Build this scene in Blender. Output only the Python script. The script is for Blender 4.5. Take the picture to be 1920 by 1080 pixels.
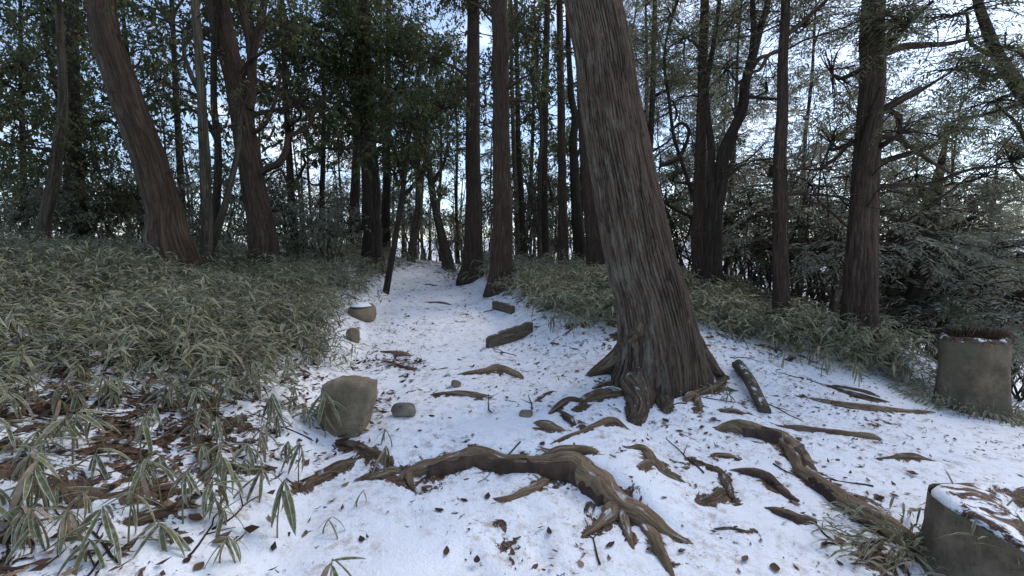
import bpy, math, random
import numpy as np
from mathutils import Vector
for o in list(bpy.data.objects): bpy.data.objects.remove(o)
sc = bpy.context.scene
C = sc.collection
R = math.radians
rng = np.random.default_rng(11)
random.seed(11)

# ------------------------------------------------------------------ camera
FPX, PITCH, EYE = 880.0, R(4.0), 1.5
cam = bpy.data.objects.new('camera', bpy.data.cameras.new('camera'))
C.objects.link(cam)
cam.location = (0, 0, EYE)
cam.rotation_euler = (R(90) - PITCH, 0, 0)
cam.data.sensor_width = 36
cam.data.lens = 36 * FPX / 1920
cam.data.clip_start = 0.05
cam.data.clip_end = 4000
sc.camera = cam
# ------------------------------------------------------------------ world and sun
SUN_EL, SUN_ROT = 42.0, 48.0           # veiled sun in front, to the right
w = bpy.data.worlds.new('World'); sc.world = w; w.use_nodes = True
nt = w.node_tree; N = nt.nodes; Lk = nt.links; N.clear()
out = N.new('ShaderNodeOutputWorld'); bg = N.new('ShaderNodeBackground')
sky = N.new('ShaderNodeTexSky'); sky.sky_type = 'NISHITA'; sky.sun_disc = False
sky.sun_elevation = R(SUN_EL); sky.sun_rotation = R(SUN_ROT)
sky.air_density = 1.0; sky.dust_density = 0.6; sky.ozone_density = 3.0
geo = N.new('ShaderNodeTexCoord')
sep = N.new('ShaderNodeSeparateXYZ'); Lk.new(geo.outputs['Generated'], sep.inputs[0])
addz = N.new('ShaderNodeMath'); addz.operation = 'MAXIMUM'; addz.inputs[1].default_value = 0.0; Lk.new(sep.outputs[2], addz.inputs[0])
addz2 = N.new('ShaderNodeMath'); addz2.operation = 'ADD'; addz2.inputs[1].default_value = 0.16; Lk.new(addz.outputs[0], addz2.inputs[0])
dv = N.new('ShaderNodeVectorMath'); dv.operation = 'DIVIDE'; Lk.new(geo.outputs['Generated'], dv.inputs[0])
cmb = N.new('ShaderNodeCombineXYZ'); cmb.inputs[2].default_value = 1.0
Lk.new(addz2.outputs[0], cmb.inputs[0]); Lk.new(addz2.outputs[0], cmb.inputs[1]); Lk.new(cmb.outputs[0], dv.inputs[1])
cn = N.new('ShaderNodeTexNoise'); cn.inputs['Scale'].default_value = 1.1; cn.inputs['Detail'].default_value = 7; cn.inputs['Roughness'].default_value = 0.58
Lk.new(dv.outputs[0], cn.inputs['Vector'])
cr = N.new('ShaderNodeMapRange'); cr.interpolation_type = 'SMOOTHSTEP'
cr.inputs[1].default_value = 0.50; cr.inputs[2].default_value = 0.72; cr.inputs[3].default_value = 0.08; cr.inputs[4].default_value = 0.80
Lk.new(cn.outputs[0], cr.inputs[0])
cm = N.new('ShaderNodeMix'); cm.data_type = 'RGBA'; cm.inputs['B'].default_value = (7.6, 7.8, 8.3, 1)
Lk.new(cr.outputs[0], cm.inputs['Factor']); Lk.new(sky.outputs[0], cm.inputs['A'])
Lk.new(cm.outputs['Result'], bg.inputs['Color']); bg.inputs['Strength'].default_value = 0.125
Lk.new(bg.outputs[0], out.inputs['Surface'])
sl = bpy.data.lights.new('sun', 'SUN'); sl.energy = 1.5; sl.angle = R(30); sl.color = (1.0, 0.91, 0.79)
so = bpy.data.objects.new('sun', sl); C.objects.link(so)
az = R(SUN_ROT)                        # Nishita: rotation 0 is +Y, clockwise towards +X
sd = Vector((math.sin(az) * math.cos(R(SUN_EL)), math.cos(az) * math.cos(R(SUN_EL)), math.sin(R(SUN_EL))))
so.rotation_euler = sd.to_track_quat('Z', 'Y').to_euler()
so.location = sd * 50
vs = sc.view_settings
vs.view_transform = 'Standard'; vs.look = 'None'; vs.gamma = 1; vs.use_curve_mapping = False
vs.exposure = 0.9

# ------------------------------------------------------------------ pixel rays
FW = np.array([0, math.cos(PITCH), -math.sin(PITCH)]); UP = np.array([0, math.sin(PITCH), math.cos(PITCH)]); RT = np.array([1.0, 0, 0])
CAM = np.array([0, 0, EYE])
def ray(px, py): return FW + RT * (px - 960) / FPX - UP * (py - 540) / FPX
def at(px, py, Y):
    d = ray(px, py); return CAM + d * (Y / d[1])
def depth(P): return float(np.dot(np.asarray(P) - CAM, FW))

# ------------------------------------------------------------------ noise
def _hash(ix, iy, iz, s):
    h = (ix * 374761393 + iy * 668265263 + iz * 2147483647 + s * 974634757) & 0xffffffff
    h = ((h ^ (h >> 13)) * 1274126177) & 0xffffffff
    h = (h ^ (h >> 16)) & 0xffffffff
    return h / 4294967295.0
def noise3(x, y, z, s=0):
    x, y, z = np.broadcast_arrays(np.asarray(x, float), np.asarray(y, float), np.asarray(z, float))
    ix = np.floor(x).astype(np.int64); iy = np.floor(y).astype(np.int64); iz = np.floor(z).astype(np.int64)
    fx, fy, fz = x - ix, y - iy, z - iz
    fx = fx * fx * (3 - 2 * fx); fy = fy * fy * (3 - 2 * fy); fz = fz * fz * (3 - 2 * fz)
    r = 0
    for a in (0, 1):
        for b in (0, 1):
            for c in (0, 1):
                r = r + _hash(ix + a, iy + b, iz + c, s) * (fx if a else 1 - fx) * (fy if b else 1 - fy) * (fz if c else 1 - fz)
    return r * 2 - 1
def fbm(x, y, z=0.0, o=3, s=0):
    r = 0; a = 1.0; t = 0
    for i in range(o):
        r = r + a * noise3(np.asarray(x) * 2 ** i, np.asarray(y) * 2 ** i, np.asarray(z) * 2 ** i, s + i); t += a; a *= 0.5
    return r / t
def ss(x, a, b):
    t = np.clip((np.asarray(x, float) - a) / (b - a), 0, 1); return t * t * (3 - 2 * t)

# ------------------------------------------------------------------ terrain height
def pathc(y): return np.interp(y, [-30, 0, 2.05, 4.5, 7.15, 10.8, 12.5, 16, 60], [0.5, 0, -0.14, -0.66, -1.30, -1.95, -2.0, -1.3, 3])
def halfw(y): return np.interp(y, [0, 5.5, 8.5, 12, 16], [0.84, 0.84, 0.72, 0.50, 0.45])
def Lb(x, y): return np.maximum(0, pathc(y) - halfw(y) - x)
def Rb(x, y): return np.maximum(0, x - pathc(y) - halfw(y))
def rooty(x): return np.interp(x, [-2, -0.75, -0.3, 0.2, 0.42, 0.72, 1.0], [2.82, 2.76, 2.84, 2.80, 2.74, 2.32, 2.08])
def H(x, y, fine=True):
    x = np.asarray(x, float); y = np.asarray(y, float)
    yy = np.clip(y, -8, None)
    z = np.where(yy < 11, 0.080 * yy, 0.88 + 0.144 * (1 - np.exp(-(yy - 11) / 1.8)) - 0.035 * np.clip(yy - 13, 0, None) * ss(yy, 13, 17))
    z = np.maximum(z, -14)
    L = Lb(x, y); Rr = Rb(x, y)
    z = z + 0.50 * (1 - np.exp(-L / 0.9)) + 0.088 * np.minimum(L, 7) * (1 - 0.75 * ss(y, 5, 11)) + 0.015 * np.clip(L - 7, 0, 60)
    z = z + 0.32 * ss(Rr, 0.0, 1.0) * ss(y, 3.9, 6.5) * (1 - 0.5 * ss(y, 16, 24))
    e = np.interp(y, [0, 6, 10, 20, 40], [4.9, 4.6, 4.6, 5.5, 9.0])
    z = z - 0.17 * np.clip(x - 2.4, 0, 4) * ss(y, 2.2, 4.5)
    q = np.clip(x - e, 0, None)
    z = z - 42 * (1 - np.exp(-0.34 * q / 42)) * ss(q, 0, 2.0)
    z = z + 0.075 / (1 + np.exp(-np.clip((y - rooty(x)) / 0.03, -40, 40))) * ss(x, -1.2, -0.75) * (1 - ss(x, 0.65, 1.0)) * (1 - ss(y, 2.9, 4.8))
    z = z + 0.12 * np.exp(-((x - 1.26) ** 2 + (y - 4.15) ** 2) / 0.32)
    if fine:
        far = 1 + np.clip(np.hypot(x, y) / 20 - 1, 0, 8)
        z = z + 0.045 * far * fbm(x * 0.9, y * 0.9, 0.3, 3, 5) + 0.014 * fbm(x * 4.5, y * 4.5, 1.7, 3, 9)
        z = z + 0.006 * fbm(x * 16, y * 16, 2.7, 2, 21)
    return z
def hit(px, py, tmax=45):
    d = ray(px, py); t = np.arange(0.6, tmax, 0.01)
    P = CAM + t[:, None] * d
    g = P[:, 2] - H(P[:, 0], P[:, 1])
    k = np.argmax(g < 0)
    if g[k] >= 0: k = len(t) - 1
    return P[k]

# ------------------------------------------------------------------ mesh helpers
class MB:
    def __init__(s): s.v = []; s.f = []; s.n = 0; s.var = []; s.co = []; s.u = []
    def add(s, V, F, var=0.5, co=None, u=None):
        V = np.asarray(V, float).reshape(-1, 3); n = len(V)
        s.v.append(V); s.f.append(np.asarray(F, np.int64) + s.n); s.n += n
        s.var.append(np.broadcast_to(np.asarray(var, float), (n,)))
        s.co.append(V if co is None else np.asarray(co, float).reshape(-1, 3))
        s.u.append(np.full(n, 0.5) if u is None else np.asarray(u, float).reshape(-1))
    def mesh(s, name, mat, off=(0, 0, 0), smooth=True):
        me = bpy.data.meshes.new(name)
        V = np.concatenate(s.v) - np.asarray(off)
        me.vertices.add(len(V)); me.vertices.foreach_set('co', V.astype(np.float32).ravel())
        cnt = np.concatenate([np.full(len(f), f.shape[1], np.int64) for f in s.f])
        idx = np.concatenate([f.ravel() for f in s.f])
        me.loops.add(len(idx)); me.loops.foreach_set('vertex_index', idx.astype(np.int32))
        me.polygons.add(len(cnt))
        st = np.concatenate([[0], np.cumsum(cnt)[:-1]])
        me.polygons.foreach_set('loop_start', st.astype(np.int32))
        me.polygons.foreach_set('use_smooth', np.full(len(cnt), smooth))
        a = me.attributes.new('var', 'FLOAT', 'POINT'); a.data.foreach_set('value', np.concatenate(s.var).astype(np.float32))
        a = me.attributes.new('across', 'FLOAT', 'POINT'); a.data.foreach_set('value', np.concatenate(s.u).astype(np.float32))
        a = me.attributes.new('grain', 'FLOAT_VECTOR', 'POINT'); a.data.foreach_set('vector', np.concatenate(s.co).astype(np.float32).ravel())
        me.update(); me.validate()
        if mat: me.materials.append(mat)
        return me
def obj(name, me, parent=None, loc=None):
    o = bpy.data.objects.new(name, me); C.objects.link(o)
    if parent: o.parent = parent
    if loc is not None: o.location = loc
    return o
def tag(o, label, cat, group=None):
    o['label'] = label; o['category'] = cat
    if group: o['group'] = group
    return o
def empty(name, loc, label, cat, group=None):
    o = bpy.data.objects.new(name, None); C.objects.link(o); o.location = tuple(loc); o.empty_display_size = 0.1
    return tag(o, label, cat, group)
def unit(v): return v / np.maximum(np.linalg.norm(v, axis=-1, keepdims=True), 1e-9)
def spline(P, n):
    P = np.asarray(P, float)
    if len(P) < 3:
        t = np.linspace(0, len(P) - 1, n); return np.stack([np.interp(t, range(len(P)), P[:, k]) for k in range(P.shape[1])], 1)
    Q = np.vstack([2 * P[0] - P[1], P, 2 * P[-1] - P[-2]])
    seg = np.linalg.norm(np.diff(P[:, :3], axis=0), axis=1); s = np.concatenate([[0], np.cumsum(seg)])
    tt = np.interp(np.linspace(0, s[-1], n), s, np.arange(len(P)))
    i = np.clip(tt.astype(int), 0, len(P) - 2); u = (tt - i)[:, None]
    p0, p1, p2, p3 = Q[i], Q[i + 1], Q[i + 2], Q[i + 3]
    return 0.5 * ((2 * p1) + (-p0 + p2) * u + (2 * p0 - 5 * p1 + 4 * p2 - p3) * u ** 2 + (-p0 + 3 * p1 - 3 * p2 + p3) * u ** 3)
def frames(P):
    T = unit(np.gradient(P, axis=0))
    ref = np.array([0.0, 1, 0]) if abs(T[:, 1]).mean() < 0.75 else np.array([1.0, 0, 0])
    A = unit(np.cross(ref, T)); B = np.cross(T, A)
    return T, A, B
def tube(mb, P, r, sides=6, cap=True, disp=None, var=0.5, flat=1.0, seed=0):
    """tube round path P; disp(theta, s, r) gives a radial offset"""
    P = np.asarray(P, float); n = len(P); r = np.broadcast_to(np.asarray(r, float), (n,))
    T, A, B = frames(P)
    th = np.linspace(0, 2 * np.pi, sides, endpoint=False)
    s = np.concatenate([[0], np.cumsum(np.linalg.norm(np.diff(P, axis=0), axis=1))])
    rr = np.repeat(r[:, None], sides, 1)
    TH, S = np.meshgrid(th, s)
    if disp is not None: rr = rr + disp(TH, S, rr)
    V = P[:, None] + A[:, None] * (np.cos(TH) * rr)[..., None] + B[:, None] * (np.sin(TH) * rr * flat)[..., None]
    r0 = float(np.max(r))
    co = np.stack([np.cos(TH) * r0, np.sin(TH) * r0, S + seed], -1)
    i = np.arange(n - 1)[:, None] * sides; j = np.arange(sides)[None]
    k = (j + 1) % sides
    F = np.stack([i + j, i + k, i + sides + k, i + sides + j], -1).reshape(-1, 4)
    mb.add(V.reshape(-1, 3), F, var, co.reshape(-1, 3))
    if cap:
        b = mb.n - n * sides
        c0, c1 = P[0], P[-1]
        mb.add([c0, c1], np.zeros((0, 3), int), 0.5)
        q = mb.n - 2
        tri = [[q, b + kk, b + jj] for jj, kk in zip(range(sides), list(range(1, sides)) + [0])] + \
              [[q + 1, b + (n - 1) * sides + jj, b + (n - 1) * sides + kk] for jj, kk in zip(range(sides), list(range(1, sides)) + [0])]
        mb.f.append(np.array(tri, np.int64))
def quadleaves(mb, P, D, Nn, L, W, var, droop=0.15):
    """one folded rhombic leaf (4 verts) for each row"""
    n = len(P); D = unit(D); S = unit(np.cross(D, Nn)); L = np.broadcast_to(L, (n,))[:, None]; W = np.broadcast_to(W, (n,))[:, None]
    Up = np.array([0, 0, 1.0])
    m = P + D * L * 0.45
    V = np.stack([P, m + S * W * 0.5 - Up * L * 0.02, P + D * L - Up * droop * L, m - S * W * 0.5 - Up * L * 0.02], 1)
    F = np.arange(n * 4).reshape(n, 4)
    mb.add(V.reshape(-1, 3), F, np.repeat(np.broadcast_to(var, (n,)), 4), u=np.tile([.5, 0, .5, 1], n))
def blades(mb, P, D, S, L, W, droop, var, st=4, fold=True):
    """long bamboo leaves: st stations, two or three verts across with a midrib fold"""
    n = len(P); D = unit(D); S = unit(S); t = np.linspace(0, 1, st)
    wp = np.interp(t, [0, .12, .35, .7, .9, 1], [.16, .7, 1, .86, .45, .03])
    Up = np.array([0, 0, 1.0])
    L = np.broadcast_to(L, (n,)); W = np.broadcast_to(W, (n,)); droop = np.broadcast_to(droop, (n,))
    c = P[:, None] + D[:, None] * (L[:, None] * t)[..., None] - Up * (droop[:, None] * L[:, None] * t ** 2)[..., None]
    off = S[:, None] * (W[:, None] * wp * 0.5)[..., None]
    up = Up * (W[:, None] * wp * 0.16)[..., None]
    if not fold:
        V = np.stack([c - off + up, c + off], 2); b = (np.arange(n) * st * 2)[:, None]; q = b + (np.arange(st - 1) * 2)[None]
        mb.add(V.reshape(-1, 3), np.stack([q, q + 1, q + 3, q + 2], -1).reshape(-1, 4), np.repeat(np.broadcast_to(var, (n,)), st * 2), u=np.tile([0, 1.0], n * st)); return
    V = np.stack([c - off + up, c, c + off + up], 2)
    u = np.tile(np.array([0, .5, 1.0]), n * st)
    b = (np.arange(n) * st * 3)[:, None, None]; i = (np.arange(st - 1) * 3)[None, :, None]; j = np.arange(2)[None, None]
    q = b + i + j
    F = np.stack([q, q + 1, q + 4, q + 3], -1).reshape(-1, 4)
    mb.add(V.reshape(-1, 3), F, np.repeat(np.broadcast_to(var, (n,)), st * 3), u=u)

# ------------------------------------------------------------------ materials
def mat(name):
    m = bpy.data.materials.new(name); m.use_nodes = True
    n = m.node_tree.nodes; b = n['Principled BSDF']; b.inputs['Roughness'].default_value = 0.85
    b.inputs['Specular IOR Level'].default_value = 0.25
    return m, n, m.node_tree.links, b
def node(n, t, **kw):
    x = n.new(t)
    for k, v in kw.items(): setattr(x, k, v)
    return x
def attr(n, a): return node(n, 'ShaderNodeAttribute', attribute_name=a)
def noise(n, l, vec, scale, detail=4, rough=0.55, dist=0):
    x = n.new('ShaderNodeTexNoise'); x.inputs['Scale'].default_value = scale; x.inputs['Detail'].default_value = detail
    x.inputs['Roughness'].default_value = rough; x.inputs['Distortion'].default_value = dist
    if vec is not None: l.new(vec, x.inputs['Vector'])
    return x.outputs[0]
def ramp(n, l, fac, a, b, lo=0.0, hi=1.0):
    x = n.new('ShaderNodeMapRange'); x.interpolation_type = 'SMOOTHSTEP'
    x.inputs[1].default_value = a; x.inputs[2].default_value = b; x.inputs[3].default_value = lo; x.inputs[4].default_value = hi
    l.new(fac, x.inputs[0]); return x.outputs[0]
def mix(n, l, fac, a, b):
    x = n.new('ShaderNodeMix'); x.data_type = 'RGBA'
    for s, v in (('Factor', fac), ('A', a), ('B', b)):
        if isinstance(v, (int, float)): x.inputs[s].default_value = v
        elif isinstance(v, tuple): x.inputs[s].default_value = (*v, 1)
        else: l.new(v, x.inputs[s])
    return x.outputs['Result']
def math_(n, l, op, a, b=0.0):
    x = n.new('ShaderNodeMath'); x.operation = op
    for i, v in enumerate((a, b)):
        if isinstance(v, (int, float)): x.inputs[i].default_value = v
        else: l.new(v, x.inputs[i])
    return x.outputs[0]
def mapping(n, l, vec, scale):
    x = n.new('ShaderNodeMapping'); x.inputs['Scale'].default_value = scale; l.new(vec, x.inputs['Vector']); return x.outputs[0]
def bump(n, l, bsdf, h, strength, dist):
    x = n.new('ShaderNodeBump'); x.inputs['Strength'].default_value = strength; x.inputs['Distance'].default_value = dist
    l.new(h, x.inputs['Height']); l.new(x.outputs[0], bsdf.inputs['Normal'])
def up_mask(n, l, lo, hi):
    g = n.new('ShaderNodeNewGeometry'); s = n.new('ShaderNodeSeparateXYZ'); l.new(g.outputs['Normal'], s.inputs[0]); return ramp(n, l, s.outputs[2], lo, hi)

def bark(name, dark, light, lichen=0.0, lcol=(0.20, 0.22, 0.20), freq=26.0, side=None, snow=0.0, bs=0.7, plated=False, gain=1.5, crack=0.75, stretch=0.085):
    tint = (1.0, 0.93, 0.80)          # warm brown woods
    dark, light, lcol = (tuple(x * gain * k for x, k in zip(cc, tint)) for cc in (dark, light, lcol))
    m, n, l, b = mat(name)
    g = attr(n, 'grain').outputs['Vector']
    f1 = noise(n, l, mapping(n, l, g, (freq, freq, freq * stretch)), 1.0, 7, 0.68, 0.5)
    f2 = noise(n, l, mapping(n, l, g, (freq * 3, freq * 3, freq * 0.5)), 1.0, 3, 0.6)
    f3 = noise(n, l, mapping(n, l, g, (2.2, 2.2, 1.2)), 1.0, 4, 0.6)
    col = mix(n, l, ramp(n, l, f1, 0.36, 0.66), dark, light)
    col = mix(n, l, ramp(n, l, f3, 0.35, 0.7, 0, 0.55), col, tuple(0.55 * a + 0.45 * c for a, c in zip(dark, light)))
    fc = noise(n, l, mapping(n, l, g, (freq * 0.8, freq * 0.8, freq * 0.05)), 1.0, 6, 0.62, 1.2)
    ck = ramp(n, l, math_(n, l, 'ABSOLUTE', math_(n, l, 'SUBTRACT', fc, 0.5)), 0.0, 0.045)
    if plated:
        pv = attr(n, 'var').outputs['Fac']; ck = ramp(n, l, pv, 0.05, 0.35)
        col = mix(n, l, ramp(n, l, pv, 0.3, 1.0, 0.0, 0.7), col, tuple(min(1, x * 1.15) for x in light))
    if lichen > 0:
        lm = noise(n, l, mapping(n, l, g, (15, 15, 4.0)), 1.0, 8, 0.75)
        fac = math_(n, l, 'MULTIPLY', ramp(n, l, lm, 0.56 - 0.14 * lichen, 0.70 - 0.10 * lichen), min(1.0, 0.55 + 0.4 * lichen))
        if side is not None:
            gg = n.new('ShaderNodeNewGeometry'); d = n.new('ShaderNodeVectorMath'); d.operation = 'DOT_PRODUCT'
            l.new(gg.outputs['Normal'], d.inputs[0]); d.inputs[1].default_value = side
            fac = math_(n, l, 'MULTIPLY', fac, ramp(n, l, d.outputs['Value'], -0.1, 0.75, 0.05, 1.0))
        col = mix(n, l, fac, col, lcol)
    col = mix(n, l, math_(n, l, 'MULTIPLY', math_(n, l, 'SUBTRACT', 1.0, ck), crack), col, tuple(x * 0.55 for x in dark))
    h = math_(n, l, 'ADD', math_(n, l, 'ADD', f1, math_(n, l, 'MULTIPLY', f2, 0.5)), math_(n, l, 'MULTIPLY', ck, 0.7))
    if snow > 0:
        sn = noise(n, l, mapping(n, l, g, (14, 14, 9)), 1.0, 5, 0.65)
        sm = math_(n, l, 'MULTIPLY', up_mask(n, l, 0.70, 0.97), ramp(n, l, sn, 0.60 - 0.14 * snow, 0.72 - 0.12 * snow))
        col = mix(n, l, sm, col, (0.80, 0.83, 0.88))
    l.new(col, b.inputs['Base Color']); bump(n, l, b, h, bs, 0.02)
    b.inputs['Roughness'].default_value = 0.9
    return m
M = {}
M['main'] = bark('bark_main', (0.021, 0.016, 0.013), (0.118, 0.088, 0.074), 0.8, (0.185, 0.182, 0.162), 38, (-0.95, -0.25, 0.1), bs=0.9, plated=True, gain=0.92)
M['mainroot'] = bark('bark_main_root', (0.028, 0.020, 0.015), (0.105, 0.078, 0.060), 0.5, (0.12, 0.118, 0.095), 34, snow=0.12, bs=0.8, gain=2.0, crack=0.35)
M['cedar'] = bark('bark_cedar', (0.018, 0.013, 0.011), (0.066, 0.047, 0.039), 0.3, (0.07, 0.072, 0.06), freq=34)
M['red'] = bark('bark_red', (0.020, 0.014, 0.012), (0.076, 0.052, 0.043), 0.3, (0.075, 0.076, 0.064), freq=36)
M['dark'] = bark('bark_dark', (0.013, 0.010, 0.009), (0.042, 0.034, 0.029), 0.3, (0.055, 0.060, 0.046), freq=30)
M['leaning'] = bark('bark_leaning', (0.022, 0.016, 0.012), (0.072, 0.050, 0.038), 0.6, (0.105, 0.110, 0.10), 22, (-0.9, -0.2, 0.1))
M['grey'] = bark('bark_grey', (0.026, 0.024, 0.020), (0.078, 0.072, 0.060), 0.45, (0.105, 0.112, 0.088), 18)
M['root'] = bark('bark_root', (0.095, 0.070, 0.050), (0.160, 0.120, 0.086), 0.35, (0.15, 0.138, 0.10), 46, snow=0.25, bs=0.8, gain=1.95, crack=0.2, stretch=0.3)
M['rootdark'] = bark('bark_root_dark', (0.045, 0.033, 0.024), (0.125, 0.092, 0.066), 0.25, (0.10, 0.098, 0.07), 46, snow=0.4, bs=0.8, gain=1.8, crack=0.2, stretch=0.3)
M['twig'] = bark('bark_twig', (0.020, 0.016, 0.014), (0.058, 0.046, 0.039), 0.0, freq=30, bs=0.2)
M['stump'] = bark('bark_stump', (0.040, 0.034, 0.027), (0.105, 0.090, 0.070), 0.5, (0.11, 0.11, 0.08), 20, snow=0.2, bs=0.9, gain=1.35, crack=0.25, stretch=0.3)
M['plank'] = bark('weathered_plank', (0.040, 0.034, 0.028), (0.120, 0.102, 0.084), 0.2, (0.09, 0.095, 0.07), 30, snow=0.5, bs=0.4)

def leafmat(name, c1, c2, c3=None, trans=0.3, rough=0.55, frost=0.0):
    m, n, l, b = mat(name)
    v = attr(n, 'var').outputs['Fac']
    col = mix(n, l, ramp(n, l, v, 0.1, 0.85), c1, c2)
    if c3: col = mix(n, l, ramp(n, l, v, 0.93, 0.96), col, c3)
    if frost:
        f = noise(n, l, node(n, 'ShaderNodeTexCoord').outputs['Object'], 18, 3)
        col = mix(n, l, math_(n, l, 'MULTIPLY', ramp(n, l, f, 0.42, 0.62), frost), col, (0.62, 0.65, 0.68))
    l.new(col, b.inputs['Base Color']); b.inputs['Roughness'].default_value = rough
    tr = n.new('ShaderNodeBsdfTranslucent'); l.new(col, tr.inputs[0])
    ms = n.new('ShaderNodeMixShader'); ms.inputs[0].default_value = trans
    l.new(b.outputs[0], ms.inputs[1]); l.new(tr.outputs[0], ms.inputs[2])
    l.new(ms.outputs[0], n['Material Output'].inputs['Surface'])
    return m
M['broad'] = leafmat('broad_leaves', (0.038, 0.052, 0.023), (0.120, 0.136, 0.062), (0.24, 0.15, 0.07), trans=0.5)
M['conif'] = leafmat('conifer_sprays', (0.070, 0.080, 0.044), (0.185, 0.190, 0.110), (0.26, 0.18, 0.10), trans=0.4, rough=0.75)
M['pale'] = leafmat('pale_sprays', (0.125, 0.130, 0.085), (0.30, 0.29, 0.20), (0.34, 0.25, 0.16), trans=0.4, rough=0.8, frost=0.3)  # leaf colours raised to stand in for distance haze; frost is separate
M['under'] = leafmat('understory_leaves', (0.080, 0.092, 0.050), (0.21, 0.21, 0.13), (0.25, 0.18, 0.10), trans=0.4, rough=0.7, frost=0.25)  # lifted likewise: mid-distance haze is put into the leaf colour

def sasamat():
    m, n, l, b = mat('dwarf_bamboo_leaf')
    v = attr(n, 'var').outputs['Fac']; u = attr(n, 'across').outputs['Fac']
    tc = node(n, 'ShaderNodeTexCoord').outputs['Object']
    nz = noise(n, l, tc, 40, 3)
    g = mix(n, l, ramp(n, l, v, 0.0, 0.8), (0.055, 0.075, 0.026), (0.165, 0.172, 0.076))
    g = mix(n, l, ramp(n, l, nz, 0.35, 0.7, 0, 0.35), g, (0.18, 0.17, 0.11))
    e = math_(n, l, 'ABSOLUTE', math_(n, l, 'SUBTRACT', u, 0.5))
    e = math_(n, l, 'ADD', e, math_(n, l, 'MULTIPLY', math_(n, l, 'SUBTRACT', nz, 0.5), 0.22))
    col = mix(n, l, ramp(n, l, e, 0.34, 0.41), g, (0.42, 0.385, 0.28))
    col = mix(n, l, ramp(n, l, v, 0.90, 0.93), col, mix(n, l, nz, (0.20, 0.135, 0.085), (0.42, 0.32, 0.21)))
    fr = noise(n, l, tc, 7, 3)
    col = mix(n, l, math_(n, l, 'MULTIPLY', ramp(n, l, fr, 0.45, 0.65), 0.24), col, (0.55, 0.55, 0.50))
    l.new(col, b.inputs['Base Color']); b.inputs['Roughness'].default_value = 0.55
    tr = n.new('ShaderNodeBsdfTranslucent'); l.new(col, tr.inputs[0])
    ms = n.new('ShaderNodeMixShader'); ms.inputs[0].default_value = 0.22
    l.new(b.outputs[0], ms.inputs[1]); l.new(tr.outputs[0], ms.inputs[2]); l.new(ms.outputs[0], n['Material Output'].inputs['Surface'])
    return m
M['sasa'] = sasamat()
M['stem'] = leafmat('bamboo_stem', (0.11, 0.10, 0.05), (0.20, 0.17, 0.09), trans=0.0)
def deadmat():
    m, n, l, b = mat('dead_leaf')
    v = attr(n, 'var').outputs['Fac']
    oi = node(n, 'ShaderNodeObjectInfo').outputs['Random']
    f = math_(n, l, 'FRACT', math_(n, l, 'ADD', v, oi))
    col = mix(n, l, ramp(n, l, f, 0.0, 0.7), (0.035, 0.022, 0.016), (0.115, 0.068, 0.042))
    col = mix(n, l, ramp(n, l, f, 0.78, 0.97), col, (0.27, 0.17, 0.10))
    l.new(col, b.inputs['Base Color']); b.inputs['Roughness'].default_value = 0.8
    return m
M['dead'] = deadmat()
def snowmat(name, ground=True):
    m, n, l, b = mat(name)
    tc = node(n, 'ShaderNodeTexCoord').outputs['Object']
    n1 = noise(n, l, tc, 3.0, 6, 0.6); n2 = noise(n, l, tc, 22, 5, 0.65); n3 = noise(n, l, tc, 90, 3, 0.6)
    col = mix(n, l, n1, (0.78, 0.80, 0.84), (0.88, 0.89, 0.92))
    h = math_(n, l, 'ADD', n2, math_(n, l, 'MULTIPLY', n3, 0.35))
    if ground:
        bare = attr(n, 'var').outputs['Fac']
        a = noise(n, l, tc, 5.5, 7, 0.68, 0.6)
        ar = ramp(n, l, a, 0.27, 0.73)
        mk = ramp(n, l, math_(n, l, 'SUBTRACT', math_(n, l, 'ADD', bare, ar), 1.0), 0.0, 0.10)
        soil = mix(n, l, ramp(n, l, n2, 0.35, 0.65), (0.028, 0.019, 0.014), (0.115, 0.072, 0.046))
        soil = mix(n, l, ramp(n, l, n3, 0.5, 0.66), soil, (0.20, 0.13, 0.085))
        sp = noise(n, l, tc, 55, 4, 0.7)
        pat = noise(n, l, tc, 2.3, 5, 0.65)
        spk = math_(n, l, 'MULTIPLY', ramp(n, l, sp, 0.60, 0.68), ramp(n, l, pat, 0.36, 0.62, 0.12, 0.9))
        sp2 = noise(n, l, tc, 14, 6, 0.72)
        thin = math_(n, l, 'MULTIPLY', ramp(n, l, sp2, 0.46, 0.68), ramp(n, l, pat, 0.38, 0.62, 0.08, 0.85))
        col = mix(n, l, thin, col, (0.42, 0.35, 0.29))
        col = mix(n, l, spk, col, (0.16, 0.11, 0.08))
        col = mix(n, l, mk, col, soil)
        h = math_(n, l, 'SUBTRACT', h, math_(n, l, 'MULTIPLY', mk, 0.7))
    l.new(col, b.inputs['Base Color']); b.inputs['Roughness'].default_value = 0.75
    b.inputs['Specular IOR Level'].default_value = 0.2
    bump(n, l, b, h, 0.55, 0.02)
    return m
M['ground'] = snowmat('snowy_ground'); M['snow'] = snowmat('snow_cap', False)
def stonemat(name, a, c, moss):
    m, n, l, b = mat(name); tc = node(n, 'ShaderNodeTexCoord').outputs['Object']
    n1 = noise(n, l, tc, 6, 7, 0.65); n2 = noise(n, l, tc, 40, 4, 0.6)
    col = mix(n, l, ramp(n, l, n1, 0.35, 0.65), a, c)
    col = mix(n, l, ramp(n, l, n2, 0.5, 0.7, 0, 0.4), col, tuple(x * 0.5 for x in a))
    col = mix(n, l, ramp(n, l, noise(n, l, tc, 3.1, 5, 0.6), 0.5, 0.62, 0, moss), col, (0.085, 0.085, 0.05))
    l.new(col, b.inputs['Base Color']); bump(n, l, b, math_(n, l, 'ADD', n1, n2), 0.6, 0.015)
    return m
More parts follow.
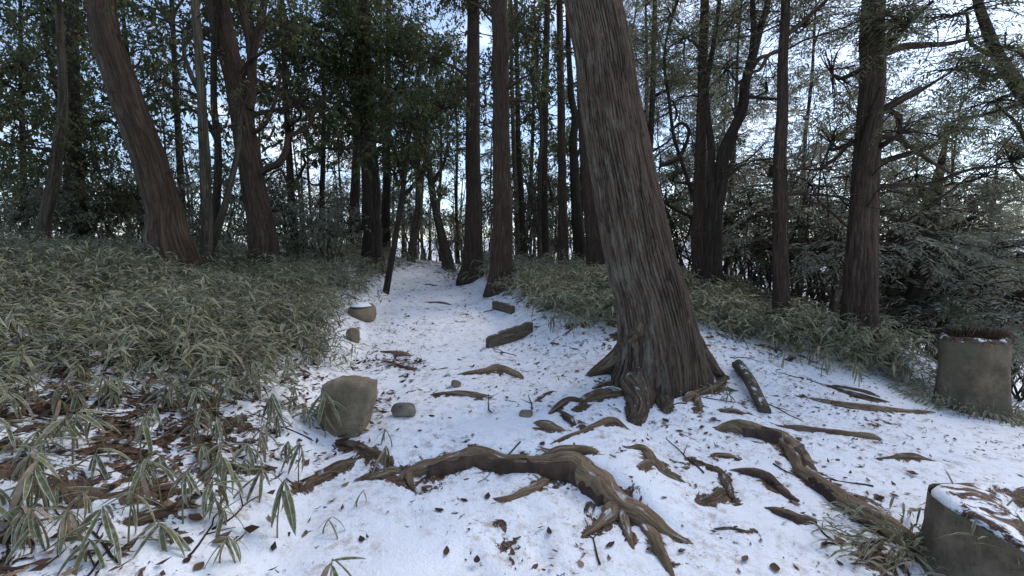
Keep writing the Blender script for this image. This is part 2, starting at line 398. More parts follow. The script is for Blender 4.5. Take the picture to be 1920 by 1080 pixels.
M['stone'] = stonemat('stone_brown', (0.155, 0.122, 0.082), (0.265, 0.212, 0.145), 0.25)
M['stonelight'] = stonemat('stone_light', (0.13, 0.11, 0.085), (0.22, 0.19, 0.15), 0.15)
M['stumpwood'] = stonemat('weathered_stump', (0.085, 0.066, 0.045), (0.165, 0.132, 0.092), 0.6)
M['soil'] = stonemat('soil', (0.034, 0.022, 0.016), (0.085, 0.055, 0.038), 0.0)

# ------------------------------------------------------------------ roots (pixel centre lines, px width), needed by the ground
ROOTS = [
 ('root', 'thick winding root stepping across the snowy path and forking at its end', [
   [(744,902,14),(762,886,34),(800,878,42),(858,862,42),(900,854,42),(942,868,38),(985,866,38),(1030,874,48),(1072,878,66),(1110,905,70),(1150,938,62),(1195,968,54),(1240,992,40),(1276,1010,22),(1302,1022,8)],
   [(1158,948,46),(1140,972,38),(1118,992,22),(1090,1011,10)], [(1160,950,40),(1174,990,28),(1188,1030,8)],
   [(1205,975,34),(1228,1015,26),(1246,1052,20),(1262,1082,14)], [(770,884,26),(768,905,16),(782,926,8)], [(1010,862,30),(1050,850,28),(1085,848,26),(1118,846,20)]]),
 ('root', 'short thin root curling from under the path step', [[(1026,896,20),(1002,916,20),(965,934,18),(940,937,16),(922,936,10)]]),
 ('rootdark', 'mossy dark root running through leaf litter left of the path', [[(556,918,18),(590,902,30),(625,884,34),(652,870,28),(672,862,10)]]),
 ('rootdark', 'straight root running from the slab stone to the path step', [[(636,824,14),(668,838,20),(700,850,22),(735,866,16)]]),
 ('root', 'low root end beside the small bamboo sprout on the path', [[(684,896,10),(705,893,18),(730,885,20),(752,880,18)]]),
 ('root', 'longest winding root, curving down over bare soil towards the grassy stump', [
   [(1314,798,8),(1340,802,22),(1380,806,38),(1425,814,46),(1462,824,48),(1488,848,46),(1504,876,42),(1530,906,42),(1570,936,46),(1620,968,52),(1680,1004,58),(1740,1044,62),(1795,1082,60)]]),
 ('root', 'straight slender root lying level on clean snow', [[(1452,798,6),(1480,802,12),(1530,808,15),(1590,816,16),(1640,822,20),(1660,829,6)]]),
 ('root', 'long root reaching towards the foot of the tufted stump', [[(1502,742,14),(1530,750,19),(1580,761,20),(1640,769,19),(1700,772,15),(1752,774,12)]]),
 ('rootdark', 'pair of dark roots on the right snow slope above the long root', [[(1541,719,8),(1575,733,15),(1615,746,17),(1668,754,6)],[(1560,722,6),(1610,733,10),(1648,745,12)]]),
 ('root', 'little humped root showing alone in clean snow', [[(1638,861,3),(1672,860,9),(1706,857,22),(1736,863,12),(1762,867,3)]]),
 ('rootdark', 'gnarled root at the right foot of the big leaning tree', [[(1358,704,14),(1350,722,20),(1320,736,22),(1285,742,18)],[(1345,730,16),(1380,733,12)]]),
 ('root', 'hooked root knuckle by the foot of the big tree', [[(1278,752,14),(1296,744,24),(1308,752,20),(1312,768,12)]]),
 ('root', 'short forked root on the snow between the two long roots', [[(1172,841,8),(1202,842,20),(1222,862,32),(1245,886,28),(1272,900,18),(1292,908,8)],[(1228,868,22),(1210,872,16),(1196,876,10)]]),
 ('rootdark', 'crossed root with an upright peg-like branch', [[(1296,860,5),(1325,876,12),(1350,888,16)],[(1352,882,22),(1362,910,24),(1378,944,12)],[(1356,920,26),(1338,934,22),(1312,938,12)]]),
 ('rootdark', 'short arched root over bare soil beside the longest root', [[(1362,882,10),(1400,885,20),(1435,894,26),(1462,918,26),(1482,934,18),(1498,940,8)]]),
 ('rootdark', 'stubby root touching the underside of the longest root', [[(1433,953,6),(1460,962,20),(1495,974,22),(1528,978,12)]]),
 ('root', 'tiny root bump on the snow above the crossed root', [[(1338,851,5),(1362,855,12),(1390,861,4)]]),
 ('root', 'thin bent root like an elbow left of the big tree toe', [[(1030,834,4),(1070,818,10),(1110,802,14),(1146,789,20),(1164,797,16),(1182,807,6)]]),
 ('root', 'stout short root on the path left of the elbow root', [[(998,793,8),(1015,797,22),(1034,802,24),(1062,810,8)]]),
 ('root', 'arched root lying across the upper path', [[(848,703,5),(880,700,14),(912,697,18),(936,692,24),(962,702,24),(984,712,12)]]),
 ('root', 'flat root across the path below the arched one', [[(806,740,5),(840,739,15),(872,740,22),(900,744,20),(924,742,5)]]),
 ('root', 'lens-shaped root on the left of the upper path', [[(714,659,5),(738,662,12),(756,666,20),(776,668,5)]]),
 ('rootdark', 'thin root just below the lens-shaped one on the upper path', [[(710,675,3),(738,683,8),(762,690,13),(784,694,4)]]),
 ('rootdark', 'dark twisted roots at the left foot of the big leaning tree', [[(1168,735,34),(1130,742,34),(1100,750,26),(1086,768,18)],[(1096,752,18),(1062,752,15),(1044,766,14),(1028,778,10)],[(1150,716,22),(1128,722,16),(1112,730,8)]]),
 ('rootdark', 'small root spur below the dark twisted roots', [[(1046,770,8),(1062,780,15),(1078,796,7)]]),
 ('rootdark', 'thin curved root left of the twisted roots', [[(1006,752,6),(1020,742,9),(1040,733,8)]]),
 ('rootdark', 'thin root bump far up the narrowing path', [[(788,567,3),(808,567,5),(830,569,7),(848,571,3)]]),
 ('rootdark', 'farthest root bump near the crest of the path', [[(796,533,3),(806,534,5),(820,536,3)]]),
 ('rootdark', 'faint thin root in the snow beside the stubby root', [[(1338,994,4),(1370,993,8),(1412,1000,4)]]),
 ('root', 'spindle-shaped root on the snow near the split log', [[(1348,770,3),(1374,770,14),(1402,776,3)]]),
 ('rootdark', 'weathered stick half buried in litter on the left bank', [[(150,942,8),(230,928,14),(300,915,10),(340,905,6)]]),
 ('rootdark', 'dark bent root under dwarf bamboo on the left bank', [[(370,885,8),(430,878,20),(480,884,24),(520,878,10)]]),
 ('rootdark', 'thick dark root stub in the lower left litter', [[(225,985,16),(280,970,32),(330,955,26),(370,948,8)]]),
]
root3d = []
for mk, lab, brs in ROOTS:
    L3 = []
    for br in brs:
        P = []
        for (px, py, wd) in br:
            p = hit(px, py); r = wd * 0.5 * depth(p) / FPX
            P.append([p[0], p[1], p[2], r])
        L3.append(np.array(P))
    root3d.append(L3)
ALLR = np.concatenate([spline(b, 24) for L3 in root3d for b in L3])
STUMPS = [(hit(1815, 768), 0.245, 0.68), (np.array([2.13, 1.75, 0.0]), 0.36, 0.31)]

# ------------------------------------------------------------------ ground
def sinhgrid(n, c, lo, hi, k):
    a = np.arcsinh((lo - c) / k); b = np.arcsinh((hi - c) / k); return c + k * np.sinh(np.linspace(a, b, n))
gx = sinhgrid(480, 0.3, -700, 1600, 1.3); gy = sinhgrid(520, 2.6, -60, 1600, 1.3)
X, Y = np.meshgrid(gx, gy); Z = H(X, Y)
TREAD = np.zeros(X.shape)
fsub = (np.abs(X) < 3.5) & (Y > 1.0) & (Y < 9); fx, fy = X[fsub], Y[fsub]; acc = np.zeros(len(fx)); tr = np.zeros(len(fx))
for q in range(120):
    cy = rng.uniform(1.5, 8.5); cx = float(pathc(cy)) + rng.normal() * 0.36 + (rng.uniform(0.3, 2.6) if q % 4 == 0 and cy < 4 else 0); a = rng.normal() * 0.3 + 0.12
    dx, dy = fx - cx, fy - cy; u = (dx * math.cos(a) + dy * math.sin(a)) / 0.055; v = (-dx * math.sin(a) + dy * math.cos(a)) / 0.14
    r2 = (np.abs(u) ** 3 + np.abs(v) ** 3); k = rng.uniform(0.006, 0.016)
    acc += -k * np.exp(-r2) + 0.35 * k * np.exp(-((r2 ** 0.333 - 1.25) / 0.22) ** 2); tr = np.maximum(tr, np.exp(-r2) * rng.uniform(0.0, 1.0))
Z[fsub] += acc; TREAD[fsub] = tr
Ll, Rr = Lb(X, Y), Rb(X, Y)
bare = np.full(X.shape, 0.17)
bare = np.maximum(bare, 0.54 * ss(Ll, 0.0, 0.7))
bare = np.maximum(bare, 0.40 * ss(Rr, 0.0, 0.9) * ss(Y, 4.0, 5.5))
bare = np.maximum(bare, 0.62 * ss(Ll, 1.2, 2.4) * ss(Y, 2.2, 3.5))
bare = bare + 0.14 * TREAD + 0.16 * fbm(X * 1.3, Y * 1.3, 0.5, 3, 66)
near = (np.abs(X) < 4.5) & (Y > 1.0) & (Y < 12)
XY = np.stack([X[near], Y[near]], 1); bn = np.zeros(len(XY))
for p in ALLR[::2]:
    dx = XY[:, 0] - p[0]; dy = XY[:, 1] - (p[1] - 0.4 * p[3]); q = np.exp(-(dx * dx + dy * dy) / (1.5 * p[3] + 0.012) ** 2)
    bn = np.maximum(bn, q * 0.72)
bare[near] = np.maximum(bare[near], bn)
bare = np.maximum(bare, 0.75 * np.exp(-(((X - 1.2) / 0.5) ** 2 + ((Y - 3.95) / 0.36) ** 2)))
for p, r, h in STUMPS: bare = np.maximum(bare, 0.85 * np.exp(-(np.hypot(X - p[0], Y - p[1]) / (r * 1.45)) ** 4))
pq = hit(1690, 1050); bare = np.maximum(bare, 0.72 * np.exp(-(((X - pq[0]) / 0.34) ** 2 + ((Y - pq[1]) / 0.22) ** 2)))
bare = np.where(np.hypot(X, Y) > 40, 0.38, bare)
mb = MB(); ny, nx = X.shape
i = np.arange(ny - 1)[:, None] * nx; j = np.arange(nx - 1)[None]
F = np.stack([i + j, i + j + 1, i + nx + j + 1, i + nx + j], -1).reshape(-1, 4)
mb.add(np.stack([X, Y, Z], -1).reshape(-1, 3), F, bare.ravel())
g = obj('ground', mb.mesh('ground', M['ground'])); g['kind'] = 'structure'

# ------------------------------------------------------------------ root objects
for (mk, lab, brs), L3 in zip(ROOTS, root3d):
    base = L3[0][len(L3[0]) // 2]; loc = np.array([base[0], base[1], H(base[0], base[1])])
    mb = MB()
    for bi, b in enumerate(L3):
        n = max(24, int(len(b) * 12)); S = spline(b, n); r = np.clip(S[:, 3] * (0.80 + 0.14 * noise3(np.arange(n) * 0.07, bi, len(lab), 8)), 0.006, None)
        P = S[:, :3].copy()
        gz = H(P[:, 0], P[:, 1]); P[:, 2] = gz - r * 0.10 - r * 1.1 * (1 - ss(np.minimum(np.arange(n), n - 1 - np.arange(n)) / n, 0.0, 0.16)) * (0.6 if len(brs) == 6 else 1.0)
        P[:, 2] = np.convolve(np.pad(P[:, 2], 4, mode='edge'), np.ones(9) / 9, 'valid'); P[:, 0] += 0.25 * r * noise3(np.arange(n) * 0.12, bi, 7.7, 3); P[:, 2] += 0.22 * r * noise3(np.arange(n) * 0.10, bi, 2.2, 4)
        P[0, 2] -= r[0] * 0.3; P[-1, 2] -= r[-1] * 0.5
        sd = float(rng.uniform(0, 50))
        def dsp(TH, S_, rr, sd=sd):
            c, s_ = np.cos(TH), np.sin(TH)
            return rr * (0.30 * fbm(c * 1.3 + sd, s_ * 1.3, S_ * 3.5, 3, 2) + 0.16 * fbm(c * 4 + sd, s_ * 4, S_ * 5, 2, 6)) + 0.006 * fbm(c * 7 + sd, s_ * 7, S_ * 4, 2, 61)
        tube(mb, P, r, 24, True, dsp, flat=1.0, seed=sd)
    if len(brs) == 6 or 'longest' in lab:         # soil held under the big roots
        root = empty('tree_root', loc, lab, 'root', 'bare roots across the snowy path')
        obj('root_wood', mb.mesh('root_wood', M[mk], loc), root)
        sb = MB(); S = spline(L3[0], 70)
        if len(brs) == 6: S = S[8:52]
        else: S = S[10:]
        P = S[:, :3].copy(); P[:, 1] -= S[:, 3] * 0.45; P[:, 2] = H(P[:, 0], P[:, 1]) - 0.2 * S[:, 3]
        tube(sb, P, S[:, 3] * 0.85, 14, True, lambda TH, S_, rr: rr * 0.45 * fbm(np.cos(TH) * 2, np.sin(TH) * 2, S_ * 14, 3, 12))
        obj('soil', sb.mesh('soil', M['soil'], loc), root)
    else:
        o = obj('tree_root', mb.mesh('tree_root', M[mk], loc), None, loc)
        tag(o, lab, 'root', 'bare roots across the snowy path')

# ------------------------------------------------------------------ foliage builders
def blob_points(c, r, n, clump=0.55, seed=0):
    out = []; k = 0
    while k < n:
        v = unit(rng.normal(size=(n * 2, 3))) * (rng.random((n * 2, 1)) ** 0.42)
        p = c + v * r
        q = fbm(p[:, 0] * 1.7, p[:, 1] * 1.7, p[:, 2] * 2.4, 2, seed)
        keep = p[(q + rng.normal(size=len(p)) * 0.08) > (clump - 0.5) * 1.6]
        out.append(keep); k += len(keep)
        if len(out) > 12: break
    return np.concatenate(out)[:n]
def broad_foliage(mb, c, r, cov, ll=0.085, lw=0.04, seed=0, twigmb=None):
    area = math.pi * r[0] * r[2]; nl = int(cov * area / (0.5 * ll * lw) * 1.25); nt = max(6, nl // 9)
    P = blob_points(c, r, nt, 0.55, seed); nt = len(P)
    D = unit((P - c) / r + rng.normal(size=P.shape) * 0.6 + np.array([0, 0, -0.1]))
    tl = rng.uniform(0.14, 0.34, nt)
    k = 9; t = np.tile(np.linspace(0.1, 1, k), (nt, 1))
    base = P[:, None] + D[:, None] * (tl[:, None] * t)[..., None]
    ld = unit(D[:, None] * 0.7 + rng.normal(size=(nt, k, 3)) * 0.75 + np.array([0, 0, -0.25]))
    nn = unit(rng.normal(size=(nt, k, 3)) * 0.7 + np.array([0, 0, 1.0]))
    sz = rng.uniform(0.65, 1.25, (nt * k))
    var = np.clip(np.repeat(rng.uniform(0.05, 0.85, nt), k) + rng.normal(size=nt * k) * 0.12, 0, 1)
    quadleaves(mb, base.reshape(-1, 3), ld.reshape(-1, 3), nn.reshape(-1, 3), ll * sz, lw * sz, var, 0.2)
    if twigmb is not None: twigs(twigmb, c, P, nt)
def spray_foliage(mb, c, r, cov, ll=0.10, lw=0.022, seed=0, twigmb=None, flat=0.25):
    """flat drooping conifer sprays"""
    area = math.pi * r[0] * r[2]; nl = int(cov * area / (0.5 * ll * lw) * 0.9); k = 14; nt = max(6, nl // k)
    P = blob_points(c, r, nt, 0.6, seed); nt = len(P)
    D = (P - c) / r + rng.normal(size=P.shape) * 0.45; D[:, 2] = D[:, 2] * 0.35 - 0.22; D = unit(D)
    S = unit(np.cross(D, np.array([0, 0, 1.0]) + rng.normal(size=P.shape) * 0.25))
    tl = rng.uniform(0.22, 0.42, nt); t = np.tile(np.linspace(0.0, 1, k), (nt, 1))
    base = P[:, None] + D[:, None] * (tl[:, None] * t)[..., None] - np.array([0, 0, 1.0]) * (0.25 * tl[:, None] * t ** 2)[..., None]
    sgn = np.where(np.arange(k) % 2 == 0, 1.0, -1.0)[None, :, None]
    ld = unit(D[:, None] * 0.75 + S[:, None] * sgn * (1 - 0.55 * t[..., None]) + rng.normal(size=(nt, k, 3)) * 0.16)
    nn = unit(np.cross(D, S)[:, None] + rng.normal(size=(nt, k, 3)) * 0.3)
    sz = (rng.uniform(0.7, 1.25, (nt, k)) * (1.1 - 0.5 * t)).ravel()
    var = np.clip(np.repeat(rng.uniform(0.05, 0.85, nt), k) + rng.normal(size=nt * k) * 0.12, 0, 1)
    quadleaves(mb, base.reshape(-1, 3), ld.reshape(-1, 3), nn.reshape(-1, 3), ll * sz, lw * sz, var, 0.18)
    if twigmb is not None: twigs(twigmb, c, P, nt)
def twigs(mb, c, P, n):
    for q in P[rng.choice(len(P), min(len(P), 14), replace=False)]:
        m = (c + q) / 2 + rng.normal(size=3) * 0.08 * np.linalg.norm(q - c) + np.array([0, 0, 0.05])
        L = np.linalg.norm(q - c); tube(mb, spline(np.array([c, m, q]), 6), np.linspace(0.009 + 0.006 * L, 0.003, 6), 4, False)
def limb(mb, a, b, r0, r1, n=9, wob=0.12, sides=7):
    L = np.linalg.norm(b - a); m1 = a + (b - a) * 0.33 + rng.normal(size=3) * wob * L * 0.6 + np.array([0, 0, 0.08 * L]); m2 = a + (b - a) * 0.7 + rng.normal(size=3) * wob * L * 0.6
    tube(mb, spline(np.array([a, m1, m2, b]), n), np.linspace(r0, r1, n), sides, False, seed=float(rng.uniform(0, 50)))
def branching(mb, p, d, L, r, lev, spread=0.6, kids=3, up=0.12):
    n = 6; pts = [p]; dd = d.copy()
    for _ in range(n - 1):
        dd = unit(dd + rng.normal(size=3) * 0.16 + np.array([0, 0, up * 0.4])); pts.append(pts[-1] + dd * L / (n - 1))
    pts = np.array(pts); tube(mb, pts, np.linspace(r, r * 0.45, n), 5 if lev > 1 else 3, False)
    if lev == 0: return
    for q in range(kids):
        t = rng.integers(2, n); nd = unit(unit(pts[t] - pts[t - 1]) + rng.normal(size=3) * spread)
        branching(mb, pts[t], nd, L * rng.uniform(0.5, 0.75), r * 0.5, lev - 1, spread, kids, up)

# ------------------------------------------------------------------ trees, one by one
# name, label, depth, bark, [(px,py,width)...] base to top, crown blobs [(px,py,rx,ry,cov,type)], extra limbs [[(px,py,w)..]], dead branch stubs
TREES = [
 ('broadleaf_tree', 'slender grey bent tree among dark foliage at the left end of the bamboo bank', 9.0, 'grey',
  [(82,432,24),(98,350,22),(112,260,19),(118,180,16),(113,70,14),(108,0,13),(100,-160,10)],
  [(50,120,110,110,1.6,'b'),(110,-50,140,100,1.6,'b'),(20,270,80,70,1.5,'b')], [], 2),
 ('broadleaf_tree', 'dark straight tree behind the slender grey bent one', 11.0, 'dark',
  [(140,432,36),(137,300,33),(134,150,28),(132,0,24),(130,-170,18)],
  [(150,330,110,80,1.7,'b'),(40,390,90,45,1.3,'b'),(215,230,90,90,1.5,'b'),(250,370,90,60,1.5,'b'),(140,60,120,110,1.4,'b')], [], 2),
 ('cedar_tree', 'stout trunk leaning left with pale lichen down its left side', 6.5, 'leaning',
  [(322,458,84),(312,420,72),(290,335,64),(262,250,61),(236,180,60),(207,90,56),(186,0,52),(160,-130,46)],
  [(170,-170,170,70,0.8,'b')], [], 3),
 ('broadleaf_tree', 'grey slim upright trunk just right of the stout leaning trunk', 7.0, 'grey',
  [(386,470,24),(386,400,22),(384,300,21),(379,190,18),(372,80,17),(365,0,16),(358,-140,12)],
  [(320,40,90,70,0.8,'b'),(300,150,70,60,0.7,'b'),(345,-90,120,60,0.9,'b')], [[(378,180,10),(350,130,9),(330,80,7),(345,30,5)]], 2),
 ('broadleaf_tree', 'thin slanting grey sapling rising beside the slim upright trunk', 7.2, 'grey',
  [(394,470,17),(410,420,15),(428,360,13),(445,290,11),(452,200,8)], [(455,200,50,50,0.4,'b')], [], 1),
 ('broadleaf_tree', 'dark narrow stem between the grey trunks and the red-brown trunk', 7.8, 'dark',
  [(402,465,18),(406,380,17),(408,280,15),(400,180,13),(404,60,12),(410,0,11),(415,-120,9)],
  [(420,-80,100,50,0.8,'b')], [[(405,260,9),(380,220,8),(340,200,6),(300,215,4)]], 1),
 ('cedar_tree', 'red-brown trunk with a curling branch low on its right side', 8.0, 'red',
  [(494,476,66),(490,440,56),(476,350,48),(460,260,45),(446,190,44),(428,100,42),(408,20,46),(398,-20,46),(380,-150,40)],
  [(440,-70,130,60,1.0,'b'),(545,70,75,75,0.8,'b'),(500,170,50,50,0.5,'b'),(560,200,50,40,0.5,'b')],
  [[(486,325,15),(505,314,14),(525,305,13),(538,280,11),(542,258,9),(560,250,8),(580,240,6),(597,205,4)],[(466,205,20),(472,160,18),(474,100,16),(488,40,13),(500,-30,10)],[(470,120,12),(465,60,12),(452,0,11),(450,-60,9)],[(474,250,9),(505,230,7),(530,190,6),(550,150,4)]], 2),
 ('cedar_tree', 'very thin straight pole tree left of the paired dark trunks', 12.0, 'dark',
  [(603,472,15),(604,380,12),(606,260,10),(607,160,7),(608,90,4)], [(605,130,40,60,0.5,'b'),(560,330,50,40,0.4,'p')], [], 3),
 ('cedar_tree', 'slim reddish trunk left of the dark trunk with dense dark leaves', 14.0, 'red',
  [(661,482,28),(664,400,21),(668,300,18),(670,200,16),(672,60,14),(674,-60,12)], [(650,-20,70,60,1.2,'b')], [], 2),
 ('broadleaf_tree', 'dark trunk carrying a dense dark crown left of the path', 11.0, 'dark',
  [(698,490,52),(697,460,42),(694,350,37),(690,230,33),(684,120,28),(680,0,24),(676,-120,18)],
  [(680,70,110,110,2.3,'b'),(640,190,90,80,1.7,'b'),(755,170,80,90,1.9,'b'),(690,-90,150,80,2.0,'b'),(585,60,80,80,1.2,'b'),(735,270,70,50,1.4,'b')], [], 1),
 ('cedar_tree', 'slender trunk half hidden behind the dark crowned trunk', 15.0, 'dark',
  [(723,484,22),(724,380,18),(726,250,16),(728,100,12),(729,-40,9)], [(735,60,60,70,1.0,'b')], [], 2),
 ('broadleaf_tree', 'leaning sapling rooted at the left edge of the path', 9.0, 'dark',
  [(728,524,14),(734,490,13),(745,420,12),(755,360,11),(764,290,9),(770,220,8),(772,170,5)],
  [(770,230,65,55,1.0,'b'),(830,205,60,60,1.0,'b'),(785,310,45,35,0.7,'b'),(740,330,30,30,0.5,'b')],
  [[(752,372,9),(772,352,8),(792,325,7),(799,280,5),(800,240,3)],[(757,345,7),(750,310,6),(748,280,4)]], 1),
 ('broadleaf_tree', 'crooked slim tree standing where the path narrows', 14.0, 'grey',
  [(767,512,22),(775,450,17),(785,390,15),(784,330,14),(780,280,11),(783,200,7)], [(780,270,50,45,0.8,'b'),(760,180,50,50,0.8,'b')], [[(784,350,8),(800,310,6),(805,270,4)]], 1),
 ('broadleaf_tree', 'curved small tree with a bowed foot at the path crest', 15.0, 'grey',
  [(843,512,36),(840,490,26),(828,440,19),(816,390,16),(808,345,14),(802,280,10),(798,200,7)],
  [(815,110,75,85,1.3,'b'),(835,290,45,40,0.7,'b'),(850,200,45,60,0.9,'b')], [[(808,348,9),(828,318,7),(842,285,4)],[(810,350,6),(800,330,5),(770,300,3)]], 1),
 ('cedar_tree', 'straight dark brown trunk with a flared foot at the right path edge', 10.5, 'cedar',
  [(884,520,52),(886,500,44),(888,460,39),(888,380,35),(887,250,31),(887,120,28),(888,0,25),(889,-140,20)],
  [(880,-60,110,70,1.5,'b'),(848,150,50,60,0.9,'b'),(910,200,30,60,0.5,'b')], [[(884,150,7),(850,130,5),(815,128,3)],[(890,10,9),(860,-10,7),(830,0,4)]], 5),
 ('cedar_tree', 'tall red-brown cedar with a spreading foot beside the path', 8.5, 'red',
  [(937,545,66),(940,518,52),(941,480,48),(942,400,41),(941,280,37),(940,150,35),(937,0,33),(935,-150,28)],
  [(960,-110,120,60,1.3,'b'),(995,140,40,60,0.7,'b')], [[(937,160,6),(950,120,6),(962,60,5),(955,0,4)],[(925,30,8),(905,15,6),(880,0,5)],[(943,190,5),(990,185,4),(1010,190,3)]], 6),
 ('cedar_tree', 'thin pole trunk just right of the tall red-brown cedar', 15.0, 'dark',
  [(984,497,17),(979,400,13),(972,260,11),(969,100,9),(968,-40,7)], [(975,40,45,80,1.1,'b'),(985,230,35,60,0.8,'b')], [], 4),
 ('cedar_tree', 'second thin pole trunk close behind the first pole trunk', 17.0, 'grey',
  [(971,495,13),(968,380,11),(962,240,9),(958,80,7),(957,-40,5)], [(955,90,40,70,0.7,'b')], [], 3),
 ('cedar_tree', 'straight dark trunk between the pole trunks and the thin red one', 13.0, 'cedar',
  [(1021,506,30),(1020,470,23),(1019,350,18),(1021,200,16),(1025,60,13),(1027,-100,10)],
  [(1010,60,50,80,1.0,'b'),(1000,260,30,60,0.7,'b'),(1035,380,25,45,0.4,'b')], [[(1020,215,5),(1010,160,4),(1005,90,4),(1000,20,3)]], 6),
 ('broadleaf_tree', 'pale thin stem rising close to the straight dark trunk', 12.5, 'grey',
  [(1013,508,12),(1011,420,10),(1012,320,9),(1016,240,8),(1006,150,6),(1000,60,4)], [(1000,60,40,60,0.7,'b')], [[(1011,420,5),(995,380,4),(985,330,3)]], 1),
 ('cedar_tree', 'slim straight reddish trunk left of the big leaning tree', 11.0, 'red',
  [(1057,522,28),(1057,490,23),(1055,400,20),(1053,280,18),(1051,140,16),(1049,0,13),(1048,-130,10)],
  [(1045,-70,80,60,1.2,'b'),(1040,120,25,70,0.5,'b')], [], 6),
 ('broadleaf_tree', 'crooked dark trunk tucked behind the slim reddish trunk', 12.0, 'dark',
  [(1088,518,36),(1086,470,28),(1080,380,22),(1076,300,18),(1074,260,17),(1078,220,15),(1070,170,14),(1066,80,11),(1062,-60,8)],
  [(1090,60,40,70,0.9,'b')], [[(1080,300,6),(1090,270,5),(1095,230,3)]], 3),
 ('cedar_tree', 'red-barked trunk half hidden by the big leaning tree', 9.5, 'red',
  [(1128,535,56),(1120,500,46),(1112,440,36),(1104,360,28),(1098,280,25),(1092,160,22),(1086,0,19),(1082,-140,15)], [(1100,-90,90,50,1.0,'b')], [], 3),
 ('cedar_tree', 'thin dark trunk showing right of the big leaning tree', 12.0, 'dark',
  [(1214,430,17),(1216,330,14),(1222,220,12),(1226,100,10),(1228,0,9),(1230,-120,7)],
  [(1235,70,65,70,0.8,'c'),(1265,160,50,50,0.8,'c'),(1290,250,45,40,0.6,'c')], [[(1222,185,5),(1255,165,4),(1290,140,3)]], 4),
 ('broadleaf_tree', 'wiry dark sapling with a looping branch right of the big tree', 7.8, 'dark',
  [(1318,420,10),(1300,370,9),(1280,310,8),(1262,250,7),(1255,190,7),(1246,130,6),(1250,70,5),(1268,10,4),(1280,-40,3)],
  [(1260,30,50,50,0.4,'b')], [[(1257,245,6),(1276,232,6),(1288,245,6),(1280,275,6),(1265,300,7),(1240,312,8),(1225,318,8)],[(1262,190,4),(1270,210,4),(1268,225,3)],[(1318,420,8),(1290,405,7),(1255,390,6),(1238,380,4)]], 0),
 ('cedar_tree', 'straight reddish trunk close against the forked crooked tree', 7.6, 'red',
  [(1322,556,48),(1318,520,40),(1313,430,33),(1312,330,27),(1315,220,22),(1319,100,20),(1321,0,18),(1322,-130,14)],
  [(1285,70,70,80,0.9,'c'),(1300,-80,110,60,1.0,'c'),(1260,340,40,40,0.4,'b')], [], 4),
 ('broadleaf_tree', 'forked crooked dark tree with a knobbly burl at its fork', 7.2, 'dark',
  [(1336,552,48),(1336,500,40),(1337,440,36),(1342,390,33),(1352,345,31),(1352,310,28),(1358,280,25),(1375,245,21),(1392,205,22),(1400,150,19),(1416,90,17),(1430,40,13),(1441,0,11),(1455,-100,8)],
  [(1435,50,70,50,0.7,'c'),(1390,-70,120,50,0.9,'c'),(1365,130,40,40,0.4,'c'),(1440,170,40,40,0.4,'c')],
  [[(1352,325,30),(1364,318,24),(1368,310,8)],[(1336,390,17),(1333,345,15),(1334,310,14),(1335,270,14),(1330,220,12),(1327,160,11),(1340,90,9),(1354,0,7),(1358,-60,6)],[(1408,125,12),(1412,70,11),(1408,20,10),(1404,-40,8)],[(1412,125,9),(1430,105,8),(1455,92,6),(1475,80,4)],[(1398,180,7),(1430,184,6),(1460,186,4)]], 2),
 ('cedar_tree', 'straight dark trunk standing alone in the gap right of the forked tree', 5.8, 'cedar',
  [(1467,612,40),(1465,560,33),(1464,450,30),(1463,330,27),(1466,220,23),(1469,110,20),(1473,0,18),(1476,-130,14)],
  [(1510,50,50,55,0.6,'c'),(1440,330,50,35,0.3,'c'),(1490,-80,110,50,0.9,'c')],
  [[(1470,70,8),(1500,45,7),(1525,20,6),(1555,-10,5)],[(1460,95,8),(1440,105,7),(1425,130,6),(1410,135,4)],[(1472,365,6),(1500,362,6),(1512,380,5),(1528,385,4)],[(1474,322,5),(1490,320,4),(1505,316,3)],[(1462,395,5),(1430,400,4),(1395,402,3)]], 4),
 ('cedar_tree', 'thickest dark double trunk on the right slope with long side branches', 5.6, 'cedar',
  [(1612,674,76),(1613,640,64),(1615,560,58),(1617,460,55),(1620,350,51),(1627,240,47),(1633,130,45),(1641,0,43),(1646,-130,38)],
  [(1700,50,110,55,0.9,'c'),(1560,140,70,70,0.7,'c'),(1790,130,100,45,0.8,'c'),(1690,250,80,45,0.6,'c'),(1560,270,60,50,0.5,'c'),(1660,-90,200,60,1.0,'c'),(1760,255,70,40,0.6,'c')],
  [[(1596,640,40),(1598,540,38),(1601,420,34),(1606,320,30),(1612,240,24),(1618,180,14)],[(1640,105,18),(1668,95,15),(1710,80,13),(1760,72,11),(1820,62,8),(1900,40,5)],[(1640,120,10),(1665,85,9),(1690,50,8),(1720,20,6)],[(1636,210,8),(1675,205,9),(1708,215,8),(1725,240,7),(1760,262,5)],[(1632,258,9),(1680,258,8),(1720,275,7),(1765,300,6),(1830,330,4)],[(1622,350,9),(1680,348,8),(1740,345,7),(1770,330,6),(1810,320,5),(1870,325,3)],[(1600,260,7),(1580,290,6),(1560,310,5),(1540,300,4)]], 3),
 ('broadleaf_tree', 'dark leaning trunk behind the thick double trunk on the slope', 7.4, 'dark',
  [(1660,690,44),(1680,650,40),(1705,590,38),(1724,530,37),(1733,470,37),(1742,410,36),(1752,370,26),(1764,310,14),(1775,250,6)],
  [(1780,390,100,45,0.7,'p'),(1850,330,80,50,0.7,'p'),(1715,330,70,45,0.6,'c'),(1810,460,100,40,0.6,'p'),(1730,430,60,40,0.5,'c')],
